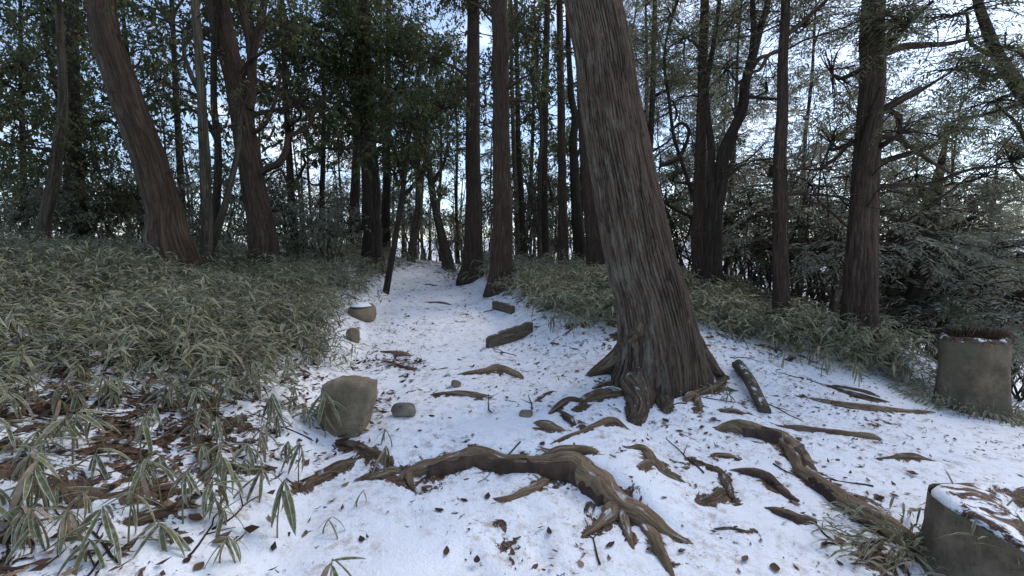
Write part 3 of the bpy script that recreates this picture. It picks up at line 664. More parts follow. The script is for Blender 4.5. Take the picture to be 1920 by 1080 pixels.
  [[(1738,445,10),(1790,425,9),(1850,400,7),(1930,365,4)],[(1735,500,8),(1790,480,7),(1850,465,5),(1920,455,3)],[(1735,520,8),(1770,470,7),(1790,430,5),(1830,400,3)],[(1700,600,9),(1740,565,8),(1790,520,6),(1840,500,4)]], 1),
 ('cedar_tree', 'slanting dark trunk with drooping sprays beyond the tufted stump', 6.4, 'dark',
  [(2190,600,46),(2110,450,40),(2030,310,36),(1960,215,30),(1900,150,26),(1868,105,22),(1845,45,18),(1832,0,15),(1815,-90,11)],
  [(1885,90,80,60,0.9,'c'),(1790,30,80,45,0.7,'c'),(1860,190,75,50,0.8,'c'),(1895,300,60,55,0.8,'c'),(1830,140,50,40,0.5,'c'),(1990,120,90,90,0.8,'c')], [[(1930,190,8),(1880,205,6),(1830,215,4)],[(1990,260,8),(1930,290,6),(1870,310,4)]], 1),
 ('broadleaf_tree', 'small brown stem leaning left of the thick double trunk', 6.6, 'red',
  [(1552,640,20),(1558,600,18),(1566,560,16),(1572,530,13),(1580,490,9)], [(1585,500,45,35,0.5,'u')], [[(1566,560,7),(1550,540,6),(1525,555,4)]], 0),
 ('broadleaf_tree', 'slim slanting trunk against the pale valley on the far right', 13.0, 'dark',
  [(1818,600,18),(1828,545,17),(1842,500,15),(1852,450,13),(1862,390,10),(1868,320,6)], [(1870,400,60,40,0.4,'p')], [[(1845,480,5),(1880,450,4),(1920,440,3)]], 2),
 ('broadleaf_tree', 'thin upright stem against the pale valley left of the slanting one', 14.0, 'grey',
  [(1785,600,14),(1784,540,12),(1782,480,11),(1778,420,8),(1776,360,5)], [(1785,400,50,35,0.4,'p')], [], 2),
]
LEAFM = {'b': 'broad', 'c': 'conif', 'p': 'pale', 'u': 'under'}
def trunk_path(prof, Y):
    pts = []
    for px, py, wd in prof:
        p = at(px, py, Y); pts.append([*p, wd * 0.5 * depth(p) / FPX])
    return np.array(pts)
def trunk_disp(amp, flare_s, sd):
    def f(TH, S_, rr):
        c, s_ = np.cos(TH), np.sin(TH)
        rid = 1 - np.abs(fbm(c * 4.5 + sd, s_ * 4.5, S_ * 0.9, 3, 3)) * 2
        lob = fbm(c * 1.5 + sd, s_ * 1.5, S_ * 0.35, 2, 8)
        base = np.exp(-S_ / flare_s)
        return amp * rid + 0.7 * amp * fbm(c * 10 + sd, s_ * 10, S_ * 1.6, 2, 41) + rr * 0.10 * lob + rr * 0.28 * base * np.maximum(0, fbm(c * 2.0 + sd, s_ * 2.0, 0.3, 2, 14) + 0.15)
    return f
def build_tree(name, label, Y, bk, prof, blobs, limbs, stubs):
    S = trunk_path(prof, Y)
    b = S[0].copy(); gz = float(H(b[0], b[1]))
    lead = b.copy(); lead[2] = min(gz, b[2]) - 0.15; d = (S[1] - S[0])[:2] / max(S[1, 2] - S[0, 2], 0.1)
    lead[:2] -= np.clip(d, -0.5, 0.5) * (b[2] - lead[2])
    if b[2] > lead[2] + 0.05: lead[3] *= 1.08; S = np.vstack([lead, S])
    loc = np.array([lead[0], lead[1], float(H(lead[0], lead[1]))])
    root = empty(name, loc, label, 'tree', 'trees of the snowy wood')
    L = S[-1, 2] - S[0, 2]; n = int(np.clip(L * 9, 24, 70)); Q = spline(S, n)
    Q[:, 3] = np.maximum(Q[:, 3] * 0.85, 0.006)
    rmax = Q[:, 3].max(); sides = 28 if rmax > 0.13 else 14
    mb = MB(); sd = float(rng.uniform(0, 60))
    k = np.arange(n); wob = 0.10 * Q[:, 3]
    P = Q[:, :3].copy(); P[1:, 0] += wob[1:] * noise3(k[1:] * 0.3, sd, 0, 31); P[1:, 1] += 3 * wob[1:] * noise3(k[1:] * 0.2, sd, 5, 32)
    tube(mb, P, Q[:, 3], sides, True, trunk_disp(0.05 * Q[n // 2, 3], 0.35, sd), seed=sd)
    obj('trunk', mb.mesh('trunk', M[bk], loc), root)
    # modelled limbs
    for lb in limbs:
        q = trunk_path(lb, Y); q[:, 1] += np.linspace(0, 1, len(q)) ** 1.5 * rng.uniform(-0.5, 0.5)
        lm = MB(); m = len(lb) * 5; T = spline(q, m)
        tube(lm, T[:, :3], np.maximum(T[:, 3], 0.004), 9, True, lambda TH, S_, rr: rr * 0.18 * fbm(np.cos(TH) * 1.5 + sd, np.sin(TH) * 1.5, S_ * 3, 2, 3), seed=sd)
        for _ in range(5):
            t = rng.integers(m // 3, m - 1); dd = unit(unit(T[t, :3] - T[t - 1, :3]) + rng.normal(size=3) * 0.5)
            branching(lm, T[t, :3], dd, rng.uniform(0.35, 0.8), max(0.003, min(0.012, T[t, 3] * 0.3)), 2, 0.42, 2, 0.02)
        obj('branch', lm.mesh('branch', M[bk], loc), root)
    # short dead side branches
    if stubs:
        sbm = MB()
        for _ in range(stubs * 2):
            t = rng.integers(n // 3, n - 2); a = rng.uniform(0, 2 * np.pi)
            dd = unit(np.array([math.cos(a), math.sin(a) * 0.7, rng.uniform(-0.25, 0.25)]))
            branching(sbm, P[t] + dd * Q[t, 3] * 0.5, dd, rng.uniform(0.4, 1.1), rng.uniform(0.008, 0.014), 2, 0.45, 2, 0.0)
        o = obj('dead_branches', sbm.mesh('dead_branches', M['twig'], loc), root); o['kind'] = 'stuff'
    kinds = {}
    tw = MB(); have = False
    for (px, py, rx, ry, cov, ty) in blobs:
        c = at(px, py, Y + rng.uniform(-0.5, 0.7)); sc_ = depth(c) / FPX
        r = np.array([rx * sc_, 0.5 * (rx + ry) * sc_ * 0.9, ry * sc_])
        # limb from the trunk to the mass
        dz = c[2] - 0.5 * np.hypot(c[0] - P[:, 0], c[1] - P[:, 1]); t = int(np.argmin(np.abs(P[:, 2] - np.clip(dz, P[n // 3, 2], P[-2, 2]))))
        limb(tw, P[t], c, min(0.055, max(0.012, Q[t, 3] * 0.42)), 0.012); have = True
        fm = kinds.setdefault(ty, MB()); far = max(0.85, Y / 9.0)
        if ty in 'bu': broad_foliage(fm, c, r * 1.08, cov * (1.1 if 500 < px < 1000 else 0.6), 0.072 * far ** 0.5, 0.034 * far ** 0.5, int(rng.integers(1000)), tw)
        else: spray_foliage(fm, c, r * 1.15, cov * 2.3, 0.085 * far ** 0.5, 0.020 * far ** 0.5, int(rng.integers(1000)), tw)
    if have: o = obj('branches', tw.mesh('branches', M[bk if bk != 'grey' else 'twig'], loc), root); o['kind'] = 'stuff'
    for ty, fm in kinds.items():
        o = obj('crown', fm.mesh('crown', M[LEAFM[ty]], loc, False), root); o['kind'] = 'stuff'
    return root
for t in TREES: build_tree(*t)

# ------------------------------------------------------------------ the big leaning tree
YM = 4.10
prof = [(1084,-200,84),(1098,-80,92),(1111,0,100),(1131,100,105),(1144,200,110),(1162,300,114),(1181,400,121),(1201,500,126),(1217,554,128),(1229,617,136),(1233,660,142),(1233,705,148),(1232,740,150)][::-1]
S = trunk_path(prof, YM); Q = spline(S, 480)
P = Q[:, :3]; gz = float(H(P[0, 0], YM)); loc = np.array([P[0, 0], YM, gz])
big = empty('cedar_tree', loc, 'biggest tree, furrowed trunk leaning left with roots spread over the snow', 'tree', 'trees of the snowy wood')
toes = [(-1.75, 0.9), (-2.75, 0.75), (-0.35, 0.75), (0.4, 0.5), (1.6, 0.6), (2.6, 0.6)]     # angles (from +X, towards +Y) of root buttresses
def plates(TH, S_, nstrip, plen):
    """bark plates: long vertical strips split by cracks; returns crack depth 0..1 and a random level for each plate"""
    c, s_ = np.cos(TH), np.sin(TH)
    w_ = TH / (2 * np.pi) * nstrip + 0.75 * fbm(c * 3, s_ * 3, S_ * 1.6, 3, 44) + 0.30 * fbm(c * 9, s_ * 9, S_ * 6.0, 2, 47)
    sid = np.floor(w_).astype(np.int64) % nstrip; f = w_ - np.floor(w_)
    v = S_ / plen + 5.0 * _hash(sid, sid * 3 + 1, sid * 7, 5) + 0.5 * fbm(c * 14, s_ * 14, S_ * 3, 2, 49)
    pid = np.floor(v).astype(np.int64); g = v - pid
    wd = 0.16 + 0.16 * fbm(c * 5, s_ * 5, S_ * 1.6, 2, 51)
    crack = np.maximum(np.exp(-(np.minimum(f, 1 - f) / wd) ** 2), 0.75 * np.exp(-(np.minimum(g, 1 - g) / 0.06) ** 2))
    crack = crack * (0.70 + 0.30 * ss(fbm(c * 2.2, s_ * 2.2, S_ * 1.1, 3, 53), -0.25, 0.25))
    return crack, _hash(sid, pid, sid * 5 + pid, 9)
def bigdisp(TH, S_, rr):
    zz = P[0, 2] + S_ * 0.985 - gz
    c, s_ = np.cos(TH), np.sin(TH)
    crack, lev = plates(TH, S_, 68, 0.46)
    d = -0.013 * crack + 0.007 * lev + 0.007 * fbm(c * 22, s_ * 22, S_ * 9, 3, 23) + 0.022 * fbm(c * 1.3, s_ * 1.3, S_ * 1.0, 2, 29)
    A = np.arctan2(s_, c)
    for a, k in toes:
        da = np.angle(np.exp(1j * (A - a)))
        d = d + k * 0.10 * np.exp(-np.clip(zz, 0, None) / 0.15) * np.exp(-(da / 0.42) ** 2) + 0.030 * np.exp(-np.clip(zz, 0, None) / 0.7) * np.exp(-(da / 0.3) ** 2)
    return d
def platevar(n, sides, length):
    TH, S_ = np.meshgrid(np.linspace(0, 2 * np.pi, sides, endpoint=False), np.linspace(0, length, n))
    crack, lev = plates(TH, S_, 68, 0.46); return ((0.25 + 0.75 * lev) * (1 - 0.9 * crack)).ravel()
T_, A_, B_ = frames(P)
mb = MB(); tube(mb, P, Q[:, 3], 300, False, bigdisp, var=platevar(len(P), 300, float(np.linalg.norm(np.diff(P, axis=0), axis=1).sum())), seed=3.0)
obj('trunk', mb.mesh('trunk', M['main'], loc), big)
# B axis of the tube runs towards +Y or -Y; the toes below are separate root tubes
for pts in ([(1215,600,40),(1208,680,66),(1203,730,78),(1196,766,62),(1188,792,30)], [(1225,680,40),(1238,740,50),(1250,768,26)],
            [(1205,620,40),(1168,664,44),(1138,688,34),(1106,704,14)], [(1270,600,40),(1304,655,42),(1332,688,30),(1354,704,12)],
            [(1255,670,40),(1285,700,42),(1322,710,20)]):
    L3 = []
    for k, (px, py, wd) in enumerate(pts):
        f = k / (len(pts) - 1); p = at(px, py, YM - 0.22) ; h = hit(px, py)
        p = p * (1 - f) + h * f; L3.append([*p, wd * 0.5 * depth(p) / FPX])
    Qr = spline(np.array(L3), 60); Qr[-1, 2] -= 0.05
    rb = MB()
    tube(rb, Qr[:, :3], Qr[:, 3], 48, True, lambda TH, S_, rr: 0.012 * fbm(np.cos(TH) * 6, np.sin(TH) * 6, S_ * 4, 4, 17) + rr * 0.14 * fbm(np.cos(TH) * 1.3, np.sin(TH) * 1.3, S_ * 4, 2, 19) - 0.012 * np.exp(-(fbm(np.cos(TH) * 4, np.sin(TH) * 4, S_ * 1.0, 2, 27) / 0.12) ** 2), seed=float(rng.uniform(0, 20)))
    obj('root', rb.mesh('root', M['mainroot'], loc), big)
fm = MB(); tw = MB()
for (px, py, rx, ry) in [(1000, -330, 130, 70), (1180, -360, 140, 80), (1090, -480, 150, 90)]:
    c = at(px, py, YM + rng.uniform(-0.4, 0.4)); s_ = depth(c) / FPX; r = np.array([rx, rx, ry]) * s_
    limb(tw, P[-12], c, 0.05, 0.015); broad_foliage(fm, c, r, 0.7, seed=3, twigmb=tw)
k = np.array([*P[-1], 0.24]); tube(tw, np.array([P[-1] - (P[-1] - P[-30]) * 0.2, P[-1] + (P[-1] - P[-60]) * 1.2, P[-1] + (P[-1] - P[-60]) * 2.6]), [0.2, 0.17, 0.12], 16)
o = obj('branches', tw.mesh('branches', M['cedar'], loc), big); o['kind'] = 'stuff'
o = obj('crown', fm.mesh('crown', M['broad'], loc, False), big); o['kind'] = 'stuff'

# ------------------------------------------------------------------ background trees and shrubs (copies of a few kinds)
def copy_tree(src):
    c = src.copy(); C.objects.link(c)
    for ch in src.children:
        d = ch.copy(); C.objects.link(d); d.parent = c
    return c
def proto_tree(kind, h, seed):
    root = empty('woodland_tree', (0, 0, 0), 'x', 'tree')
    mb = MB(); n = 30; z = np.linspace(-0.4, h, n)
    bend = rng.uniform(-0.5, 0.5, 2)
    P = np.stack([bend[0] * (z / h) ** 2 + 0.12 * noise3(z * 0.35, seed, 0, 1), bend[1] * (z / h) ** 2 + 0.12 * noise3(z * 0.35, seed, 5, 2), z], 1)
    r = np.interp(z, [-0.4, 0.2, 1, h], [0.14, 0.105, 0.085, 0.02]) * rng.uniform(0.75, 1.2)
    tube(mb, P, r, 12, False, lambda TH, S_, rr: rr * 0.12 * fbm(np.cos(TH) * 2 + seed, np.sin(TH) * 2, S_, 2, 3), seed=seed)
    obj('trunk', mb.mesh('trunk', M['cedar' if kind in 'cp' else 'dark']), root)
    tw = MB(); fm = MB(); nb = 17
    for q in range(nb):
        f = rng.uniform(0.22, 1.0) if kind != 'c' else rng.uniform(0.3, 1.0)
        zc = h * f; t = int(np.argmin(np.abs(z - (zc - 0.5)))); a = q * 2.4 + rng.uniform(-0.4, 0.4); rad = rng.uniform(0.5, 1.9) * (1.15 - 0.6 * f)
        c = np.array([P[t, 0] + math.cos(a) * rad, P[t, 1] + math.sin(a) * rad, zc])
        rr = rng.uniform(0.55, 1.05)
        limb(tw, P[t], c, 0.035, 0.01, 7, 0.1, 5)
        if kind == 'b': broad_foliage(fm, c, np.array([rr, rr, rr * 0.7]), 0.72, 0.13, 0.062, seed * 7 + q, tw)
        else: spray_foliage(fm, c, np.array([rr * 1.25, rr * 1.25, rr * 0.6]), 1.3, 0.14, 0.034, seed * 7 + q, tw)
    for _ in range(6):
        t = rng.integers(4, n - 8); a = rng.uniform(0, 6.28); d = unit(np.array([math.cos(a), math.sin(a), 0.1])); branching(tw, P[t], d, 0.9, 0.012, 2, 0.5, 2, 0.0)
    o = obj('branches', tw.mesh('branches', M['twig']), root); o['kind'] = 'stuff'
    o = obj('crown', fm.mesh('crown', M[{'b': 'broad', 'c': 'conif', 'p': 'pale'}[kind]], (0, 0, 0), False), root); o['kind'] = 'stuff'
    return root
def proto_shrub(kind, seed):
    root = empty('evergreen_shrub', (0, 0, 0), 'x', 'shrub')
    tw = MB(); fm = MB(); h = rng.uniform(1.5, 2.4)
    for q in range(7):
        a = q * 0.9 + rng.uniform(-.3, .3); c = np.array([math.cos(a) * rng.uniform(0.2, 0.9), math.sin(a) * rng.uniform(0.2, 0.9), h * rng.uniform(0.35, 1.0)])
        limb(tw, np.array([0, 0, -0.25]), c, 0.028, 0.008, 8, 0.12, 5); rr = rng.uniform(0.4, 0.7)
        if kind == 'u': broad_foliage(fm, c, np.array([rr, rr, rr * 0.75]), 1.0, 0.085, 0.036, seed + q, tw)
        else: spray_foliage(fm, c, np.array([rr * 1.2, rr * 1.2, rr * 0.5]), 1.0, 0.10, 0.024, seed + q, tw)
    o = obj('stems', tw.mesh('stems', M['twig']), root); o['kind'] = 'stuff'
    o = obj('foliage', fm.mesh('foliage', M[LEAFM[kind]], (0, 0, 0), False), root); o['kind'] = 'stuff'
    return root
def proto_bare(seed):
    root = empty('bare_shrub', (0, 0, 0), 'x', 'shrub')
    mb = MB()
    for q in range(4):
        a = rng.uniform(0, 6.28); d = unit(np.array([math.cos(a) * 0.35, math.sin(a) * 0.35, 1.0]))
        branching(mb, np.array([rng.uniform(-.15, .15), rng.uniform(-.15, .15), -0.15]), d, rng.uniform(1.2, 1.9), 0.018, 3, 0.55, 3, 0.15)
    o = obj('branches', mb.mesh('branches', M['twig']), root); o['kind'] = 'stuff'
    return root
HAND = [(float(o.location.x), float(o.location.y), o['label']) for o in bpy.data.objects if o.parent is None and o.get('category') == 'tree']
SHORT = {}
for hx, hy, lab in HAND:
    t = lab.split(',')[0]
    for cut in (' among', ' just', ' with', ' rising', ' between', ' behind', ' low', ' left', ' half', ' rooted', ' standing', ' showing', ' tucked', ' close', ' carrying', ' on the', ' beyond', ' leaning left of', ' against', ' at the'): t = t.split(cut)[0]
    SHORT[lab] = t
seen_labels = {}
def near_tree(x, y):
    b = math.atan2(x, y); d = math.hypot(x, y)
    hx, hy, lab = min(HAND, key=lambda h: abs(math.atan2(h[0], h[1]) - b) * 12 + abs(math.hypot(h[0], h[1]) - d) * 0.12)
    g = math.hypot(x - hx, y - hy)
    return ('close to' if g < 2.5 else 'some way behind' if g < 9 else 'far behind') + ' the ' + SHORT[lab]
def place(protos, spots, used, label, group, smin=0.85, smax=1.2):
    for q, (px, Yd) in enumerate(spots):
        k = int(rng.integers(len(protos)))
        pr = protos[k]
        if id(pr) in used: o = copy_tree(pr)
        else: o = pr; used.add(id(pr))
        x = (px - 960) / FPX * Yd
        o.location = (x, Yd, float(H(x, Yd)) - 0.02); o.rotation_euler = (rng.uniform(-.04, .04), rng.uniform(-.04, .04), rng.uniform(0, 6.28))
        s = rng.uniform(smin, smax); o.scale = (s, s, s * rng.uniform(0.92, 1.1))
        size = 'small' if s < smin + (smax - smin) * 0.33 else 'tall' if s > smin + (smax - smin) * 0.67 else 'mid-sized'
        o['label'] = ' '.join((size + ' ' + label.split(' in the ')[0].split(' on the ')[0].split(' behind ')[0].split(' beyond ')[0].split(' among ')[0].split(' filling ')[0] + ' ' + near_tree(x, Yd)).split()[:16]); o['group'] = group
used = set()
def spread(lo, hi, n, y0, y1):
    b = (np.arange(n) + rng.uniform(0.1, 0.9, n)) / n
    return [(lo + (hi - lo) * t, float(rng.uniform(y0, y1))) for t in b]
pb = [proto_tree('b', 9.5, 3), proto_tree('b', 11, 5), proto_tree('b', 8, 8)]
place(pb, spread(-200, 640, 8, 10.5, 17) + spread(-250, 700, 6, 18, 30), used, 'dark evergreen tree in the dense wood behind the left bamboo bank', 'wood behind the left bank')
pb2 = [proto_tree('b', 10, 12), proto_tree('c', 12, 14)]
place(pb2, spread(620, 1130, 9, 16, 26) + spread(560, 1150, 9, 27, 42), used, 'slender tree in the thinning wood beyond the path crest', 'wood beyond the path crest')
pc = [proto_tree('p', 11, 21), proto_tree('p', 9, 23), proto_tree('c', 12, 25)]
place(pc, spread(1180, 1960, 10, 12, 19) + spread(1150, 2100, 14, 20, 34), used, 'pale-leaved conifer on the downhill slope right of the path', 'wood on the right slope')
us = [proto_shrub('u', 31), proto_shrub('u', 47)]
place(us, spread(-150, 700, 9, 9.5, 14) + spread(-100, 720, 4, 15, 22), used, 'grey-green evergreen shrub in the understorey behind the left bamboo bank', 'shrubs behind the left bank', 0.7, 1.1)
us2 = [proto_shrub('u', 61), proto_shrub('p', 77)]
place(us2, spread(600, 1120, 14, 14.5, 22), used, 'hazy green shrub filling the gap beyond the path crest', 'shrubs beyond the path crest', 0.7, 1.1)
us3 = [proto_shrub('p', 91), proto_shrub('c', 97)]
place(us3, spread(1280, 1480, 6, 8.8, 12) + spread(1490, 1960, 15, 7.2, 11.5), used, 'feathery evergreen shrub on the slope behind the right bamboo', 'shrubs on the right slope', 0.85, 1.4)
bs = [proto_bare(1), proto_bare(2), proto_bare(3)]
place(bs, spread(420, 700, 8, 10, 16) + spread(0, 400, 6, 8.5, 12), used, 'leafless wiry shrub behind the left bamboo bank', 'bare shrubs behind the left bank', 0.8, 1.3)
bs2 = [proto_bare(4), proto_bare(5)]
place(bs2, spread(960, 1130, 7, 11, 16) + spread(780, 920, 5, 15, 20), used, 'leafless wiry shrub among the poles beyond the right path edge', 'bare shrubs among the poles', 0.8, 1.2)
bs3 = [proto_bare(6), proto_bare(7), proto_bare(8)]
place(bs3, spread(1240, 1900, 14, 8.2, 12), used, 'leafless wiry shrub on the right slope behind the bamboo', 'bare shrubs on the right slope', 0.9, 1.5)
# the far wood reads as one mass
fm = MB(); tk = MB()
for q in range(150):
    px = rng.uniform(-500, 2300); Yd = rng.uniform(38, 75) if px < 1150 else rng.uniform(45, 95)
    x = (px - 960) / FPX * Yd; z0 = float(H(x, Yd, False)); h = rng.uniform(8, 13)
    P = np.array([[x, Yd, z0 - 0.5], [x + rng.uniform(-.4, .4), Yd, z0 + h * 0.5], [x + rng.uniform(-.8, .8), Yd, z0 + h]])
    tube(tk, spline(P, 8), np.linspace(0.17, 0.04, 8), 6, False)
    for _ in range(5 if px < 760 else 3):
        f = rng.uniform(0.12, 1.0); c = np.array([x + rng.uniform(-1.4, 1.4), Yd + rng.uniform(-1, 1), z0 + h * f]); rr = rng.uniform(0.9, 1.7)
        spray_foliage(fm, c, np.array([rr, rr, rr * 0.7]), 0.6, 0.30, 0.10, q)
wood = obj('far_wood', fm.mesh('far_wood', M['pale'], (0, 0, 0), False)); wood['kind'] = 'stuff'; tag(wood, 'hazy far wood seen between the nearer trunks', 'wood')
o = obj('far_trunks', tk.mesh('far_trunks', M['dark']), wood); o['kind'] = 'stuff'
# pale hills across the valley
mb = MB(); a = np.linspace(R(-80), R(80), 120); hz = 34 + 26 * fbm(a * 5, 0.3, 0, 4, 3) + 20 * np.abs(fbm(a * 2, 4.1, 0, 2, 5))
rows = [(900, -60 + 0 * a), (1100, 0.6 * hz - 20), (1300, hz)]
V = np.concatenate([np.stack([np.sin(a) * d, np.cos(a) * d, z], 1) for d, z in rows])
i = np.arange(2)[:, None] * 120; j = np.arange(119)[None]
mb.add(V, np.stack([i + j, i + j + 1, i + 121 + j, i + 120 + j], -1).reshape(-1, 4), 0.35)
hl = obj('hills', mb.mesh('hills', M['ground'])); hl['kind'] = 'structure'

# ------------------------------------------------------------------ dwarf bamboo
RE = np.array([hit(px, py)[:2] for px, py in [(905, 532), (950, 560), (1000, 592), (1060, 618), (1130, 642), (1320, 622), (1400, 648), (1500, 682), (1600, 712), (1700, 735)]])
def right_edge(x): return np.interp(x, RE[:, 0], RE[:, 1]) if RE[0, 0] < RE[-1, 0] else np.interp(x, RE[::-1, 0], RE[::-1, 1])
def dens(x, y):
    L = Lb(x, y); nz = fbm(x * 1.1, y * 1.1, 3.3, 3, 55)
    left = ss(L + 0.35 * nz, 0.10, 0.75) * ss(y + 0.5 * nz + 0.22 * np.clip(L - 1.2, 0, 3), 2.3, 3.1) * (1 - ss(y, 13, 16))
    rr = Rb(x, y); ey = right_edge(x)
    right = ss(y - ey + 0.25 * nz, 0.0, 0.45) * (1 - ss(y - ey, 4.5, 7.5)) * ss(rr + 0.2 * nz, -0.05, 0.25) * (y < 16) * (1 - ss(x, 4.3, 5.0))
    left = left * (0.40 + 0.60 * ss(fbm(x * 2.3, y * 2.3, 8.8, 3, 57), -0.25, 0.15))
    hole = 1 - 0.9 * np.exp(-((x + 4.05) ** 2 / 0.2 + (y - 8.6) ** 2 / 0.5)) 
    return left * hole, right
def plant_batch(n, x0, x1, y0, y1, side, lo=0.0):
    x = rng.uniform(x0, x1, n); y = rng.uniform(y0, y1, n); d = dens(x, y)[side]
    k = rng.random(n) < d; return x[k], y[k]
def sasa_mass(mb, x, y, hmin, hmax, k, st, ls=1.0, fold=True):
    n = len(x); z = H(x, y); h = rng.uniform(hmin, hmax, n) * (0.85 + 0.7 * fbm(x * 1.1, y * 1.1, 0, 3, 77))
    lean = rng.normal(size=(n, 2)) * 0.10
    top = np.stack([x + lean[:, 0], y + lean[:, 1], z + h], 1)
    a = rng.uniform(0, 2 * np.pi, (n, k)); el = rng.uniform(-0.35, 0.6, (n, k))
    D = np.stack([np.cos(a) * np.cos(el), np.sin(a) * np.cos(el), np.sin(el)], -1)
    B = top[:, None] - np.array([0, 0, 1.0]) * (rng.random((n, k)) ** 1.6 * h[:, None] * 0.75)[..., None]
    S = np.stack([-np.sin(a), np.cos(a), rng.normal(size=a.shape) * 0.35], -1)
    L = rng.uniform(0.07, 0.20, (n, k)) * ls; W = L * rng.uniform(0.10, 0.17, (n, k))
    var = np.clip(np.repeat(rng.uniform(0, 0.75, n) + 0.25 * fbm(x * 1.5, y * 1.5, 4, 2, 79), k) + rng.normal(size=n * k) * 0.18, 0, 1)
    blades(mb, B.reshape(-1, 3), D.reshape(-1, 3), S.reshape(-1, 3), L.ravel(), W.ravel(), rng.uniform(0.15, 0.75, n * k), var, st, fold)
mb = MB()
x, y = plant_batch(13500, -8.0, -0.6, 1.8, 8.5, 0); sasa_mass(mb, x, y, 0.12, 0.42, 8, 3)
x, y = plant_batch(5200, -13, -1.6, 8.5, 15.5, 0); sasa_mass(mb, x, y, 0.2, 0.5, 6, 3, 1.35, False)
o = obj('dwarf_bamboo_thicket', mb.mesh('dwarf_bamboo_thicket', M['sasa'], (0, 0, 0), False)); o['kind'] = 'stuff'; tag(o, 'dense dwarf bamboo covering the left bank', 'bamboo')
mb = MB()
x, y = plant_batch(11000, -1.2, 5.2, 3.8, 9.5, 1); sasa_mass(mb, x, y, 0.16, 0.42, 8, 3, 1.0, False)
x, y = plant_batch(3200, -1.6, 6.0, 9.5, 15.5, 1); sasa_mass(mb, x, y, 0.2, 0.45, 6, 3, 1.35, False)
o = obj('dwarf_bamboo_thicket', mb.mesh('dwarf_bamboo_thicket', M['sasa'], (0, 0, 0), False)); o['kind'] = 'stuff'; tag(o, 'low frosted dwarf bamboo along the ridge right of the path', 'bamboo')

# single plants: a few leaf meshes shared by all leaves
leafm = []
for q in range(6):
    lm = MB(); blades(lm, np.zeros((1, 3)), np.array([[1.0, 0, 0]]), np.array([[0, 1.0, 0]]), np.array([1.0]), np.array([rng.uniform(0.095, 0.14)]), np.array([0.15 + 0.12 * q]), np.array([[0.1, 0.3, 0.45, 0.6, 0.75, 0.95][q]]), 9)
    leafm.append(lm.mesh('leaf', M['sasa'], (0, 0, 0)))
stemm = []
for q in range(4):
    lm = MB(); z = np.linspace(-0.12, 1, 8); tube(lm, np.stack([0.10 * z ** 2 * math.cos(q * 1.7), 0.10 * z ** 2 * math.sin(q * 1.7), z], 1), np.linspace(0.010, 0.006, 8), 6, True)
    stemm.append((lm.mesh('stem', M['stem'], (0, 0, 0)), np.array([0.10 * math.cos(q * 1.7), 0.10 * math.sin(q * 1.7), 1.0])))
NUM = ['no', 'one', 'two', 'three', 'four', 'five', 'six', 'seven', 'eight', 'nine', 'ten']
MARKS = [(640, 800, 'the slab stone'), (757, 770, 'the pale rounded stone'), (680, 604, 'the snow-capped rock'), (620, 885, 'the mossy dark root'), (280, 970, 'the dark root stub'),
         (230, 928, 'the half-buried stick'), (450, 880, 'the bent root under bamboo'), (660, 640, 'the small brown stone'), (950, 640, 'the weathered board'), (1330, 640, 'the big leaning tree'), (1465, 640, 'the lone straight trunk'),
         (1610, 690, 'the thick double trunk'), (1700, 760, 'the tufted stump'), (1600, 735, 'the pair of dark roots'), (320, 560, 'the stout leaning trunk'), (490, 560, 'the red-brown trunk')]
MARKS = [(hit(a, b)[:2], t) for a, b, t in MARKS]
def near_mark(x, y):
    q, t = min(MARKS, key=lambda m: math.hypot(m[0][0] - x, m[0][1] - y)); g = math.hypot(q[0] - x, q[1] - y)
    return ('beside ' if g < 0.35 else 'behind ' if y > q[1] + 0.3 else 'in front of ' if y < q[1] - 0.3 else 'near ') + t
def sasa_plant(x, y, h, nl, ll, label, group, droop_bias=0.0, spec=None):
    if group and 'foot' not in group:
        label = '%s dwarf bamboo plant with %s leaves %s' % ('short' if h < 0.15 else 'tall' if h > 0.21 else 'knee-low', NUM[nl], near_mark(x, y))
    z = float(H(x, y)); root = empty('dwarf_bamboo', (x, y, z), label, 'bamboo', group)
    sm, tip = stemm[int(rng.integers(4))]; st = obj('stem', sm, root); st.scale = (0.42, 0.42, h)
    tipl = np.array([tip[0] * 0.42, tip[1] * 0.42, h])
    az0 = rng.uniform(0, 6.28)
    for q in range(nl):
        f = 1 - 0.35 * (q / nl) * rng.random()
        o = obj('leaf', leafm[int(rng.choice([0, 1, 2, 3, 4, 5], p=[.2, .2, .2, .17, .13, .10]))], root)
        o.location = tuple(tipl * np.array([f * f, f * f, f]))
        if spec: a, el = spec[q]
        else: a = az0 + q * 2.4 + rng.uniform(-0.4, 0.4); el = rng.uniform(-0.9, 0.45) - droop_bias
        o.rotation_euler = (rng.uniform(-0.5, 0.5), -el, a); s = ll * rng.uniform(0.75, 1.2); o.scale = (s, s * 1.05, s)
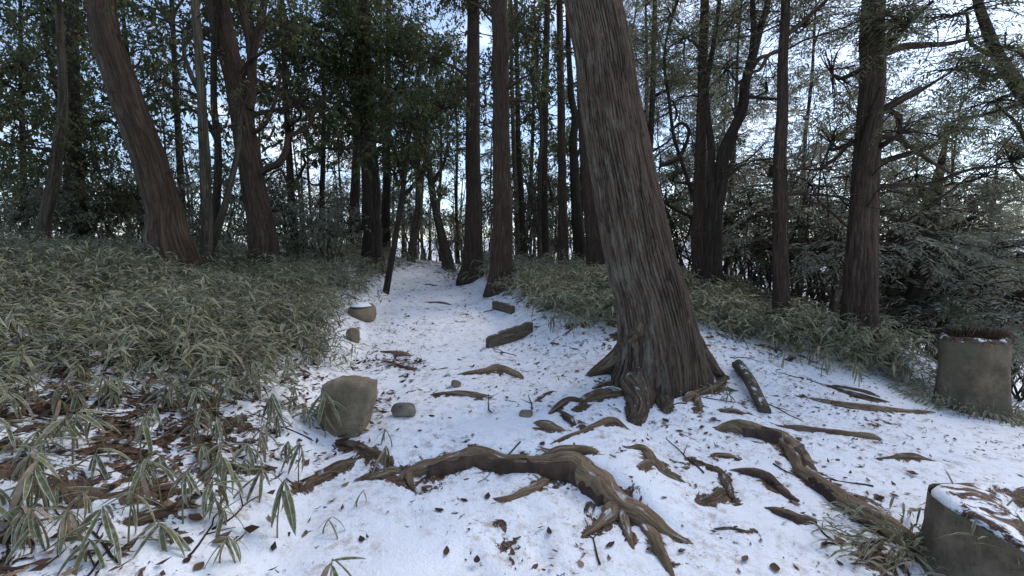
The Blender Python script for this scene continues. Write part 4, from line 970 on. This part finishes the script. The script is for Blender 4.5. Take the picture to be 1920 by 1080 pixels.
KEY = [  # px, py of the foot, height, leaves, leaf length, droop, label
 (520, 1010, 0.27, 7, 0.20, 0.7, 'drooping dwarf bamboo with long narrow leaves hanging over the snow in front of the path'),
 (640, 1135, 0.13, 4, 0.20, 0.6, 'lone bamboo sprout on the clean snow at the near end of the path'),
 (722, 892, 0.16, 6, 0.13, 0.7, 'dwarf bamboo sprout growing beside the root step on the path'),
 (735, 838, 0.12, 4, 0.10, 0.5, 'small bamboo sprig between the pale stone and the root step'),
 (668, 950, 0.09, 3, 0.10, 0.6, 'tiny two-leaved bamboo sprig on the snow below the mossy root'),
 (606, 1000, 0.08, 3, 0.12, 0.8, 'single broad-leaved bamboo shoot between the drooping bamboo and the path'),
 (560, 905, 0.20, 7, 0.15, 0.6, 'dwarf bamboo standing behind the mossy dark root'),
 (610, 820, 0.30, 11, 0.20, 0.5, 'tall dwarf bamboo hanging its leaves over the slab stone'),
 (655, 800, 0.30, 10, 0.15, 0.5, 'dwarf bamboo tuft spilling across the face of the slab stone'),
 (500, 830, 0.30, 9, 0.19, 0.6, 'broad-leaved dwarf bamboo left of the slab stone'),
 (415, 965, 0.24, 8, 0.18, 0.6, 'dwarf bamboo rising from the lower left litter beside the dark root stub'),
 (60, 985, 0.22, 7, 0.20, 0.6, 'dwarf bamboo with drooping blades at the far left of the litter'),
 (225, 1060, 0.22, 8, 0.18, 0.5, 'dwarf bamboo in front of the dark root stub on the left bank'),
 (1238, 742, 0.0, 0, 0, 0, None)]
for px, py, h, nl, ll, db, lab in KEY:
    if not lab: continue
    p = hit(px, min(py, 1075)); sasa_plant(p[0], p[1] - (0.12 if py > 1080 else 0), h, nl, ll, lab, None, db)
cnt = 0
while cnt < 170:                       # scattered plants on the near left bank
    px = rng.uniform(-60, 700); py = rng.uniform(620, 1060); p = hit(px, py)
    L = float(Lb(p[0], p[1]))
    if L < 0.12 or rng.random() > (1.0 if py < 790 else 0.42): continue
    sasa_plant(p[0], p[1], rng.uniform(0.06, 0.22), int(rng.integers(5, 11)), rng.uniform(0.09, 0.165), 'pale-edged dwarf bamboo plant among leaf litter on the near left bank', 'dwarf bamboo plants on the near left bank', 0.25); cnt += 1
cnt = 0
while cnt < 34:
    px = rng.uniform(1000, 1700); py = rng.uniform(610, 740); p = hit(px, py)
    dy = p[1] - float(right_edge(p[0]))
    if dy < -0.35 or dy > 0.9 or 1110 < px < 1345: continue
    sasa_plant(p[0], p[1], rng.uniform(0.12, 0.26), int(rng.integers(6, 10)), rng.uniform(0.13, 0.19), 'dwarf bamboo plant at the snowy front edge of the right ridge', 'dwarf bamboo plants along the right ridge edge', 0.3); cnt += 1
for px, py in [(1262, 745), (1275, 735), (1312, 738), (1335, 745), (1372, 752), (1368, 740)]:
    p = hit(px, py); sasa_plant(p[0], p[1], rng.uniform(0.05, 0.10), 5, 0.09, 'little bamboo tuft sprouting among roots right of the big tree foot', 'bamboo tufts at the big tree foot', 0.2)

# ------------------------------------------------------------------ stones, planks, log
def rock(name, c, r, label, m, seed, sub=4, rot=0.0, power=3.2, cap=None, chips=9):
    """blocky boulder: rounded superellipsoid with chipped planes"""
    n, k = 26, 36
    th = np.linspace(0, np.pi, n)[:, None]; ph = np.linspace(0, 2 * np.pi, k, endpoint=False)[None]
    d = np.stack([np.sin(th) * np.cos(ph), np.sin(th) * np.sin(ph), np.cos(th) * np.ones_like(ph)], -1).reshape(-1, 3)
    q = (np.abs(d) ** power).sum(1) ** (-1 / power); V = d * q[:, None]
    rs = np.random.default_rng(seed)
    for _ in range(chips):
        nn = unit(rs.normal(size=3)); lim = rs.uniform(0.72, 0.98); over = np.maximum(0, V @ nn - lim); V = V - over[:, None] * nn
    V = V * (1 + 0.07 * fbm(V[:, 0] * 2 + seed, V[:, 1] * 2, V[:, 2] * 2, 4, seed)[:, None]) * np.asarray(r)
    cr_, sr_ = math.cos(rot), math.sin(rot); V = np.stack([V[:, 0] * cr_ - V[:, 1] * sr_, V[:, 0] * sr_ + V[:, 1] * cr_, V[:, 2]], 1)
    i = np.arange(n - 1)[:, None] * k; j = np.arange(k)[None]; jj = (j + 1) % k
    F = np.stack([i + j, i + k + j, i + k + jj, i + jj], -1).reshape(-1, 4)
    mb = MB(); mb.add(V, F, 0.5)
    if cap:
        root = empty(name, c, label, 'stone'); obj('stone_body', mb.mesh('stone_body', M[m]), root)
        cb = MB(); rr = np.linspace(0, 1, 9)[:, None]; an = np.linspace(0, 2 * np.pi, 30, endpoint=False)[None]
        edge = 1 + 0.18 * fbm(np.cos(an) * 1.5 + seed, np.sin(an) * 1.5, 0, 3, 8)
        X_ = rr * np.cos(an) * cap[0] * edge; Y_ = rr * np.sin(an) * cap[1] * edge; Z_ = cap[3] + cap[2] * (1 - rr ** 3.0) + 0.006 * fbm(X_ * 12, Y_ * 12, 0, 2, 4) - 0.02 * rr ** 8
        i = np.arange(8)[:, None] * 30; j = np.arange(30)[None]; jj = (j + 1) % 30
        cb.add(np.stack([X_, Y_, Z_], -1).reshape(-1, 3), np.stack([i + j, i + 30 + j, i + 30 + jj, i + jj], -1).reshape(-1, 4))
        obj('snow_cap', cb.mesh('snow_cap', M['snow']), root); return root
    return tag(obj(name, mb.mesh(name, M[m]), None, c), label, 'stone')
def slab(outl, thick, label, tilt=0.16, seed=0):
    """angular block: chipped outline, bevelled front and back, leaning back a little"""
    bot = hit(640, 822); Yb = bot[1]
    O = np.array([at(a, b, Yb) for a, b in outl]); c = O.mean(0); n0 = len(O)
    k = 8; Od = np.concatenate([O[q] + (O[(q + 1) % n0] - O[q]) * (np.arange(k) / k)[:, None] for q in range(n0)]); m = len(Od)
    Od = Od + 0.006 * np.stack([noise3(np.arange(m) * 0.5, seed, 0, 3), np.zeros(m), noise3(np.arange(m) * 0.5, seed, 5, 4)], 1)
    rings = []
    for (f, dy) in ((0.0, 0.0), (0.3, -0.004), (0.6, 0.004), (0.86, 0.0), (0.95, 0.008), (1.0, 0.028), (1.01, thick * 0.5), (0.97, thick * 0.95), (0.85, thick), (0.0, thick)):
        Rg = c + (Od - c) * f; Rg[:, 1] += dy + (Rg[:, 2] - bot[2]) * tilt + 0.012 * fbm(Rg[:, 0] * 9, Rg[:, 2] * 9, f, 3, seed) - 0.25 * (Rg[:, 0] - c[0])
        rings.append(Rg)
    V = np.concatenate(rings); V[:, 2] -= 0.03; nr = len(rings)
    i = np.arange(nr - 1)[:, None] * m; j = np.arange(m)[None]; jj = (j + 1) % m
    mb = MB(); mb.add(V, np.stack([i + j, i + jj, i + m + jj, i + m + j], -1).reshape(-1, 4))
    loc = np.array([c[0], Yb, bot[2]]); return tag(obj('stone', mb.mesh('stone', M['stone'], loc, False), None, loc), label, 'stone')
slab([(588, 724), (612, 716), (650, 713), (690, 718), (693, 742), (684, 786), (672, 814), (648, 826), (600, 826), (584, 790)], 0.22, 'big flat-faced slab stone set in the left path edge')
p = hit(756, 778); rock('stone', (p[0], p[1], p[2] + 0.025), (0.088, 0.07, 0.06), 'pale rounded stone on the snow beside the slab stone', 'stonelight', 7)
p = hit(680, 604); rock('stone', (p[0] - 0.08, p[1] + 0.24, p[2] + 0.09), (0.17, 0.24, 0.15), 'snow-capped brown rock jutting from the left bank', 'stone', 9, cap=(0.15, 0.21, 0.03, 0.13))
p = hit(660, 640); rock('stone', (p[0], p[1] + 0.05, p[2] + 0.05), (0.075, 0.08, 0.10), 'small brown stone below the snow-capped rock', 'stone', 12)
p = hit(855, 724); rock('stone', (p[0], p[1], p[2] + 0.02), (0.045, 0.04, 0.035), 'small stone sitting against the flat root on the path', 'stone', 15)
p = hit(987, 780); rock('stone', (p[0], p[1], p[2] + 0.012), (0.05, 0.045, 0.032), 'little pale stone on the path near the stout short root', 'stonelight', 18)
p = at(546, 531, 8.6); rock('stone', (p[0], p[1], p[2] - 0.16), (0.46, 0.4, 0.17), 'flat rock with a snow sheet rising from the left bamboo', 'stone', 21, cap=(0.44, 0.40, 0.035, 0.13))
p = at(688, 508, 10.5); rock('stone', (p[0], p[1], p[2] - 0.10), (0.26, 0.25, 0.13), 'dark flat rock with a snow patch high on the left path edge', 'stone', 25, cap=(0.16, 0.16, 0.03, 0.105))
def board(a, b, h, th, label, name='plank'):
    """weathered board between two ground points, standing on edge, with a worn top and split ends"""
    a = np.asarray(a); b = np.asarray(b); n = 24; t = np.linspace(0, 1, n)
    ctr = a + (b - a) * t[:, None]; d = unit((b - a)[None, :2])[0]; nrm = np.array([-d[1], d[0]])
    V = []
    for q in range(n):
        tp = h * (1 + 0.07 * float(noise3(q * 0.4, 3, 1, 5))) - (0.012 if q in (0, n - 1) else 0); bt = -0.06
        for (s_, z_) in ((-1, bt), (-1, tp * 0.5), (-1, tp - 0.008), (-0.75, tp), (0.75, tp), (1, tp - 0.008), (1, tp * 0.5), (1, bt)):
            wv = 1 + 0.06 * float(noise3(q * 0.5, z_ * 20, s_, 6))
            V.append([ctr[q, 0] + nrm[0] * s_ * th * 0.5 * wv, ctr[q, 1] + nrm[1] * s_ * th * 0.5 * wv, ctr[q, 2] + z_])
    F = [[q * 8 + k, q * 8 + (k + 1) % 8, (q + 1) * 8 + (k + 1) % 8, (q + 1) * 8 + k] for q in range(n - 1) for k in range(8)]
    mb = MB(); V = np.array(V); L = np.linalg.norm(b - a)
    co = np.stack([np.tile(np.linspace(0, 0.2, 8), n), V[:, 2], np.repeat(t * L, 8)], 1)
    mb.add(V, np.array(F), 0.5, co); e0 = np.array([[7, 6, 1, 0], [6, 5, 2, 1], [5, 4, 3, 2]]); off = (n - 1) * 8
    mb.f.append(e0); mb.f.append(e0[:, ::-1] + off)
    root = a; return tag(obj(name, mb.mesh(name, M['plank'], a, False), None, tuple(a)), label, 'plank')
a, b = hit(914, 652), hit(996, 622); board(a, b, 0.13, 0.07, 'weathered wooden board set on edge at the right of the upper path')
a, b = hit(926, 578), hit(962, 588); board(b, a, 0.12, 0.06, 'short dark board at the foot of the right bamboo ridge')
mb = MB(); a, b = hit(1384, 694), hit(1434, 776); a[2] += 0.05; b[2] += 0.02
S_ = spline(np.array([a, (a + b) / 2 + np.array([0.01, 0, 0.015]), b]), 26)
tube(mb, S_, np.linspace(0.055, 0.045, 26), 16, True, lambda TH, s, rr: rr * 0.2 * fbm(np.cos(TH) * 2.5, np.sin(TH) * 2.5, s * 3, 3, 4))
tag(obj('split_log', mb.mesh('split_log', M['plank'], S_[13]), None, S_[13]), 'straight split log slanting down the snow right of the big tree', 'log')

# ------------------------------------------------------------------ stumps on the right
def stump(p, r, h, label, seed, tuft, lean=0.0, snowr=0.5):
    loc = np.array([p[0], p[1], float(H(p[0], p[1]))]); root = empty('tree_stump', loc, label, 'stump')
    mb = MB(); n = 40; z = np.linspace(-0.2, h, n)
    rad = r * np.interp(z, [-0.2, 0.0, 0.12, 0.35, h - 0.02, h], [1.22, 1.12, 1.05, 1.0, 0.975, 0.93])
    P = np.stack([lean * z, 0 * z, z], 1)
    dsp = lambda TH, s, rr: r * (0.20 * fbm(np.cos(TH) * 1.2 + seed, np.sin(TH) * 1.2, s * 1.2, 2, 3) + 0.05 * fbm(np.cos(TH) * 3 + seed, np.sin(TH) * 3, s * 7, 3, 5))
    tube(mb, P, rad, 64, False, dsp, seed=seed); obj('stump_bark', mb.mesh('stump_bark', M['stumpwood']), root)
    tb = MB(); rr = np.linspace(0, 1.0, 16)[:, None] ** 0.8; an = np.linspace(0, 2 * np.pi, 64, endpoint=False)[None]
    ed = (0.985 + 0.02 * noise3(np.cos(an) * 5, np.sin(an) * 5, seed, 3)) * r + r * (0.20 * fbm(np.cos(an) * 1.2 + seed, np.sin(an) * 1.2, (h + 0.2) * 1.2, 2, 3) + 0.05 * fbm(np.cos(an) * 3 + seed, np.sin(an) * 3, (h + 0.2) * 7, 3, 5))
    X_ = lean * h + rr * np.cos(an) * ed; Y_ = rr * np.sin(an) * ed
    Z_ = h + 0.018 + 0.05 * r / 0.36 * fbm(X_ * 6 + seed, Y_ * 6, 0, 3, 6) * (1 - rr ** 4) + 0.020 * rr ** 6 - 0.055 * rr ** 24
    i = np.arange(15)[:, None] * 64; j = np.arange(64)[None]; jj = (j + 1) % 64
    tb.add(np.stack([X_, Y_, Z_], -1).reshape(-1, 3), np.stack([i + j, i + 64 + j, i + 64 + jj, i + jj], -1).reshape(-1, 4), 0.52 if not tuft else 0.6)
    obj('stump_top', tb.mesh('stump_top', M['ground']), root)
    return root, loc, h
root, loc, h = stump(STUMPS[0][0], 0.245, 0.68, 'upright brown stump with dark tufts and snow on its broken top', 2.0, True)
for cx, cy, rr in ((-0.08, 0.0, 0.105), (0.11, -0.04, 0.105)):         # dark matted tufts on top
    tm = MB(); n = 900
    a = rng.uniform(0, 6.28, n); q = rr * np.sqrt(rng.random(n)); B = np.stack([cx + np.cos(a) * q, cy + np.sin(a) * q, np.full(n, h - 0.04)], 1)
    D = unit(np.stack([np.cos(a) * 0.5, np.sin(a) * 0.5, rng.uniform(0.5, 1.3, n)], 1) + rng.normal(size=(n, 3)) * 0.25)
    quadleaves(tm, B, D, unit(rng.normal(size=(n, 3))), rng.uniform(0.10, 0.20, n) * (1.15 - 0.6 * (q / rr) ** 2), 0.010, rng.uniform(0.0, 0.35, n), 0.1)
    obj('tuft', tm.mesh('tuft', M['dead'], (0, 0, 0), False), root)
root2, loc2, h2 = stump(STUMPS[1][0], 0.36, 0.31, 'broad low stump with snow and dry grass on its flat top', 6.0, False, 0.02)
tm = MB(); n = 420; a = rng.uniform(0, 6.28, n); q = 0.34 * np.sqrt(rng.random(n))
B = np.stack([np.cos(a) * q, np.sin(a) * q, np.full(n, h2 - 0.03)], 1); D = unit(rng.normal(size=(n, 3)) * np.array([1, 1, 0.35]) + np.array([0, 0, 0.25]))
blades(tm, B, D, unit(rng.normal(size=(n, 3)) * np.array([1, 1, .4])), rng.uniform(0.06, 0.16, n), 0.012, rng.uniform(0.2, 0.7, n), rng.uniform(0.2, 1.0, n), 4)
obj('dry_grass', tm.mesh('dry_grass', M['sasa'], (0, 0, 0), False), root2)
# dry grass and bamboo skirts round the stumps
def grass_skirt(c, r0, r1, n, label, a0=0, a1=6.28, L=(0.10, 0.26)):
    tm = MB(); a = rng.uniform(a0, a1, n); q = rng.uniform(r0, r1, n); x = c[0] + np.cos(a) * q; y = c[1] + np.sin(a) * q
    B = np.stack([x, y, H(x, y) + rng.uniform(0, 0.08, n)], 1); D = unit(np.stack([np.cos(a), np.sin(a), rng.uniform(0.1, 1.2, n)], 1) + rng.normal(size=(n, 3)) * 0.5)
    blades(tm, B, D, unit(rng.normal(size=(n, 3)) * np.array([1, 1, .3])), rng.uniform(*L, n), 0.014, rng.uniform(0.3, 0.9, n), rng.uniform(0.2, 1.0, n), 4)
    o = obj('dry_grass', tm.mesh('dry_grass', M['sasa'], (0, 0, 0), False)); o['kind'] = 'stuff'; tag(o, label, 'grass')
grass_skirt(STUMPS[0][0], 0.25, 0.55, 800, 'dry grass round the foot of the tufted stump')
p = hit(1690, 1040); grass_skirt(p, 0.0, 0.30, 260, 'dry grass sprouting over the lower end of the longest root', L=(0.06, 0.18))

# ------------------------------------------------------------------ fallen leaves and twigs
dl = []
for q in range(7):
    n, k = 6, 4; t = np.linspace(0, 1, n)[:, None]; s = np.linspace(-1, 1, k)[None]
    wd = np.interp(t, [0, .15, .45, .8, 1], [.05, .5, 1, .6, .03]) * rng.uniform(0.22, 0.34)
    curl = rng.uniform(0.25, 0.9); X_ = t - 0.5 + 0 * s; Y_ = s * wd; Z_ = 0.02 + curl * (Y_ ** 2) * 1.6 + rng.uniform(0.1, 0.6) * (t - 0.5) ** 2 + 0.03 * fbm(X_ * 4 + q, Y_ * 4, 0, 2, 3)
    i = np.arange(n - 1)[:, None] * k; j = np.arange(k - 1)[None]
    lm = MB(); lm.add(np.stack([X_, Y_, Z_], -1).reshape(-1, 3), np.stack([i + j, i + j + 1, i + k + j + 1, i + k + j], -1).reshape(-1, 4), q / 7)
    dl.append(lm.mesh('fallen_leaf', M['dead'])); 
def slope_rot(x, y, yaw):
    e = 0.03; nx_ = -(H(x + e, y, False) - H(x - e, y, False)) / (2 * e); ny_ = -(H(x, y + e, False) - H(x, y - e, False)) / (2 * e)
    nrm = Vector((float(nx_), float(ny_), 1)).normalized(); qd = Vector((0, 0, 1)).rotation_difference(nrm)
    from mathutils import Quaternion
    return (qd @ Quaternion((0, 0, 1), yaw)).to_euler()
def litter_density(x, y):
    L = Lb(x, y); rr = Rb(x, y); nz = fbm(x * 1.6, y * 1.6, 0, 3, 91)
    d = 0.24 + 0.8 * ss(L, 0.0, 0.6) + 0.65 * ss(rr, -0.6, 0.5) * ss(y, 2.9, 3.8) * (1 - ss(x, 2.4, 3.6)) + 0.22 * ss(rr, 0, 1) 
    return np.clip(d * (0.55 + 1.1 * nz), 0.02, 1)
cnt = 0
while cnt < 300:
    px = rng.uniform(0, 1920); py = rng.uniform(590, 1078); p = hit(px, py, 12)
    if rng.random() > float(litter_density(p[0], p[1])): continue
    o = obj('fallen_leaf', dl[int(rng.integers(7))], None, (p[0], p[1], float(H(p[0], p[1])) + 0.002))
    s = rng.uniform(0.03, 0.065); o.scale = (s, s * rng.uniform(0.7, 1.5), s * rng.uniform(0.8, 2.2)); o.rotation_euler = slope_rot(p[0], p[1], rng.uniform(0, 6.28))
    if p[0] < pathc(p[1]) - 0.9: tag(o, 'curled brown dead leaf in the litter of the left bank', 'leaf', 'fallen leaves on the left bank')
    elif p[0] < pathc(p[1]) + 1.0: tag(o, 'curled brown dead leaf lying on the snow of the path', 'leaf', 'fallen leaves on the path')
    else: tag(o, 'curled brown dead leaf on the snow slope right of the path', 'leaf', 'fallen leaves right of the path')
    cnt += 1
mb = MB()
def litter(n, x0, x1, y0, y1, lo, hi):
    x = rng.uniform(x0, x1, n); y = rng.uniform(y0, y1, n); k = rng.random(n) < litter_density(x, y); x, y = x[k], y[k]; n = len(x)
    a = rng.uniform(0, 6.28, n); e = rng.normal(size=n) * 0.18
    D = np.stack([np.cos(a), np.sin(a), e], 1); L = rng.uniform(lo, hi, n)
    B = np.stack([x, y, H(x, y) + 0.006 + np.abs(e) * L * 0.5], 1)
    quadleaves(mb, B, D, unit(np.stack([rng.normal(size=n) * .35, rng.normal(size=n) * .35, np.ones(n)], 1)), L, L * rng.uniform(0.2, 0.6, n), rng.random(n), -0.15)
litter(15000, -4.5, 5.2, 1.3, 6.5, 0.012, 0.045); litter(16000, -4, 5.0, 1.3, 6.0, 0.006, 0.022); litter(6500, -5, 6, 6.0, 16, 0.03, 0.08)
litter(14000, -4.5, -0.9, 1.0, 5.0, 0.03, 0.085)
o = obj('leaf_litter', mb.mesh('leaf_litter', M['dead'], (0, 0, 0), False)); o['kind'] = 'stuff'; tag(o, 'small dead leaves and bits scattered over the snow', 'leaf litter')
cnt = 0
while cnt < 46:
    px = rng.uniform(0, 1900); py = rng.uniform(600, 1075); p = hit(px, py, 12)
    if rng.random() > float(litter_density(p[0], p[1])) + 0.05: continue
    L = rng.uniform(0.12, 0.45); a = rng.uniform(0, 6.28); t = np.linspace(-0.5, 0.5, 9)
    x = p[0] + np.cos(a) * t * L + 0.03 * L * noise3(t * 6, cnt, 0, 3); y = p[1] + np.sin(a) * t * L + 0.06 * L * noise3(t * 5, cnt, 4, 3)
    z = H(x, y) + 0.003; z = np.maximum(z, np.linspace(z[0], z[-1], 9) - 0.004)
    tm = MB(); tube(tm, np.stack([x, y, z], 1), np.linspace(0.0055, 0.002, 9), 5, True)
    q = int(rng.integers(3, 7)); b2 = a + rng.choice([-0.7, 0.7]); L2 = L * 0.35
    x2 = x[q] + np.cos(b2) * np.linspace(0, L2, 5); y2 = y[q] + np.sin(b2) * np.linspace(0, L2, 5); tube(tm, np.stack([x2, y2, H(x2, y2) + 0.004], 1), np.linspace(0.003, 0.0012, 5), 4, True)
    loc = np.array([p[0], p[1], float(H(p[0], p[1]))])
    o = obj('fallen_twig', tm.mesh('fallen_twig', M['twig'], loc), None, loc); cnt += 1
    if p[0] < pathc(p[1]) - 0.9: tag(o, 'thin forked dead twig in the litter of the left bank', 'twig', 'fallen twigs on the left bank')
    else: tag(o, 'thin forked dead twig lying on the snow', 'twig', 'fallen twigs on the snow')
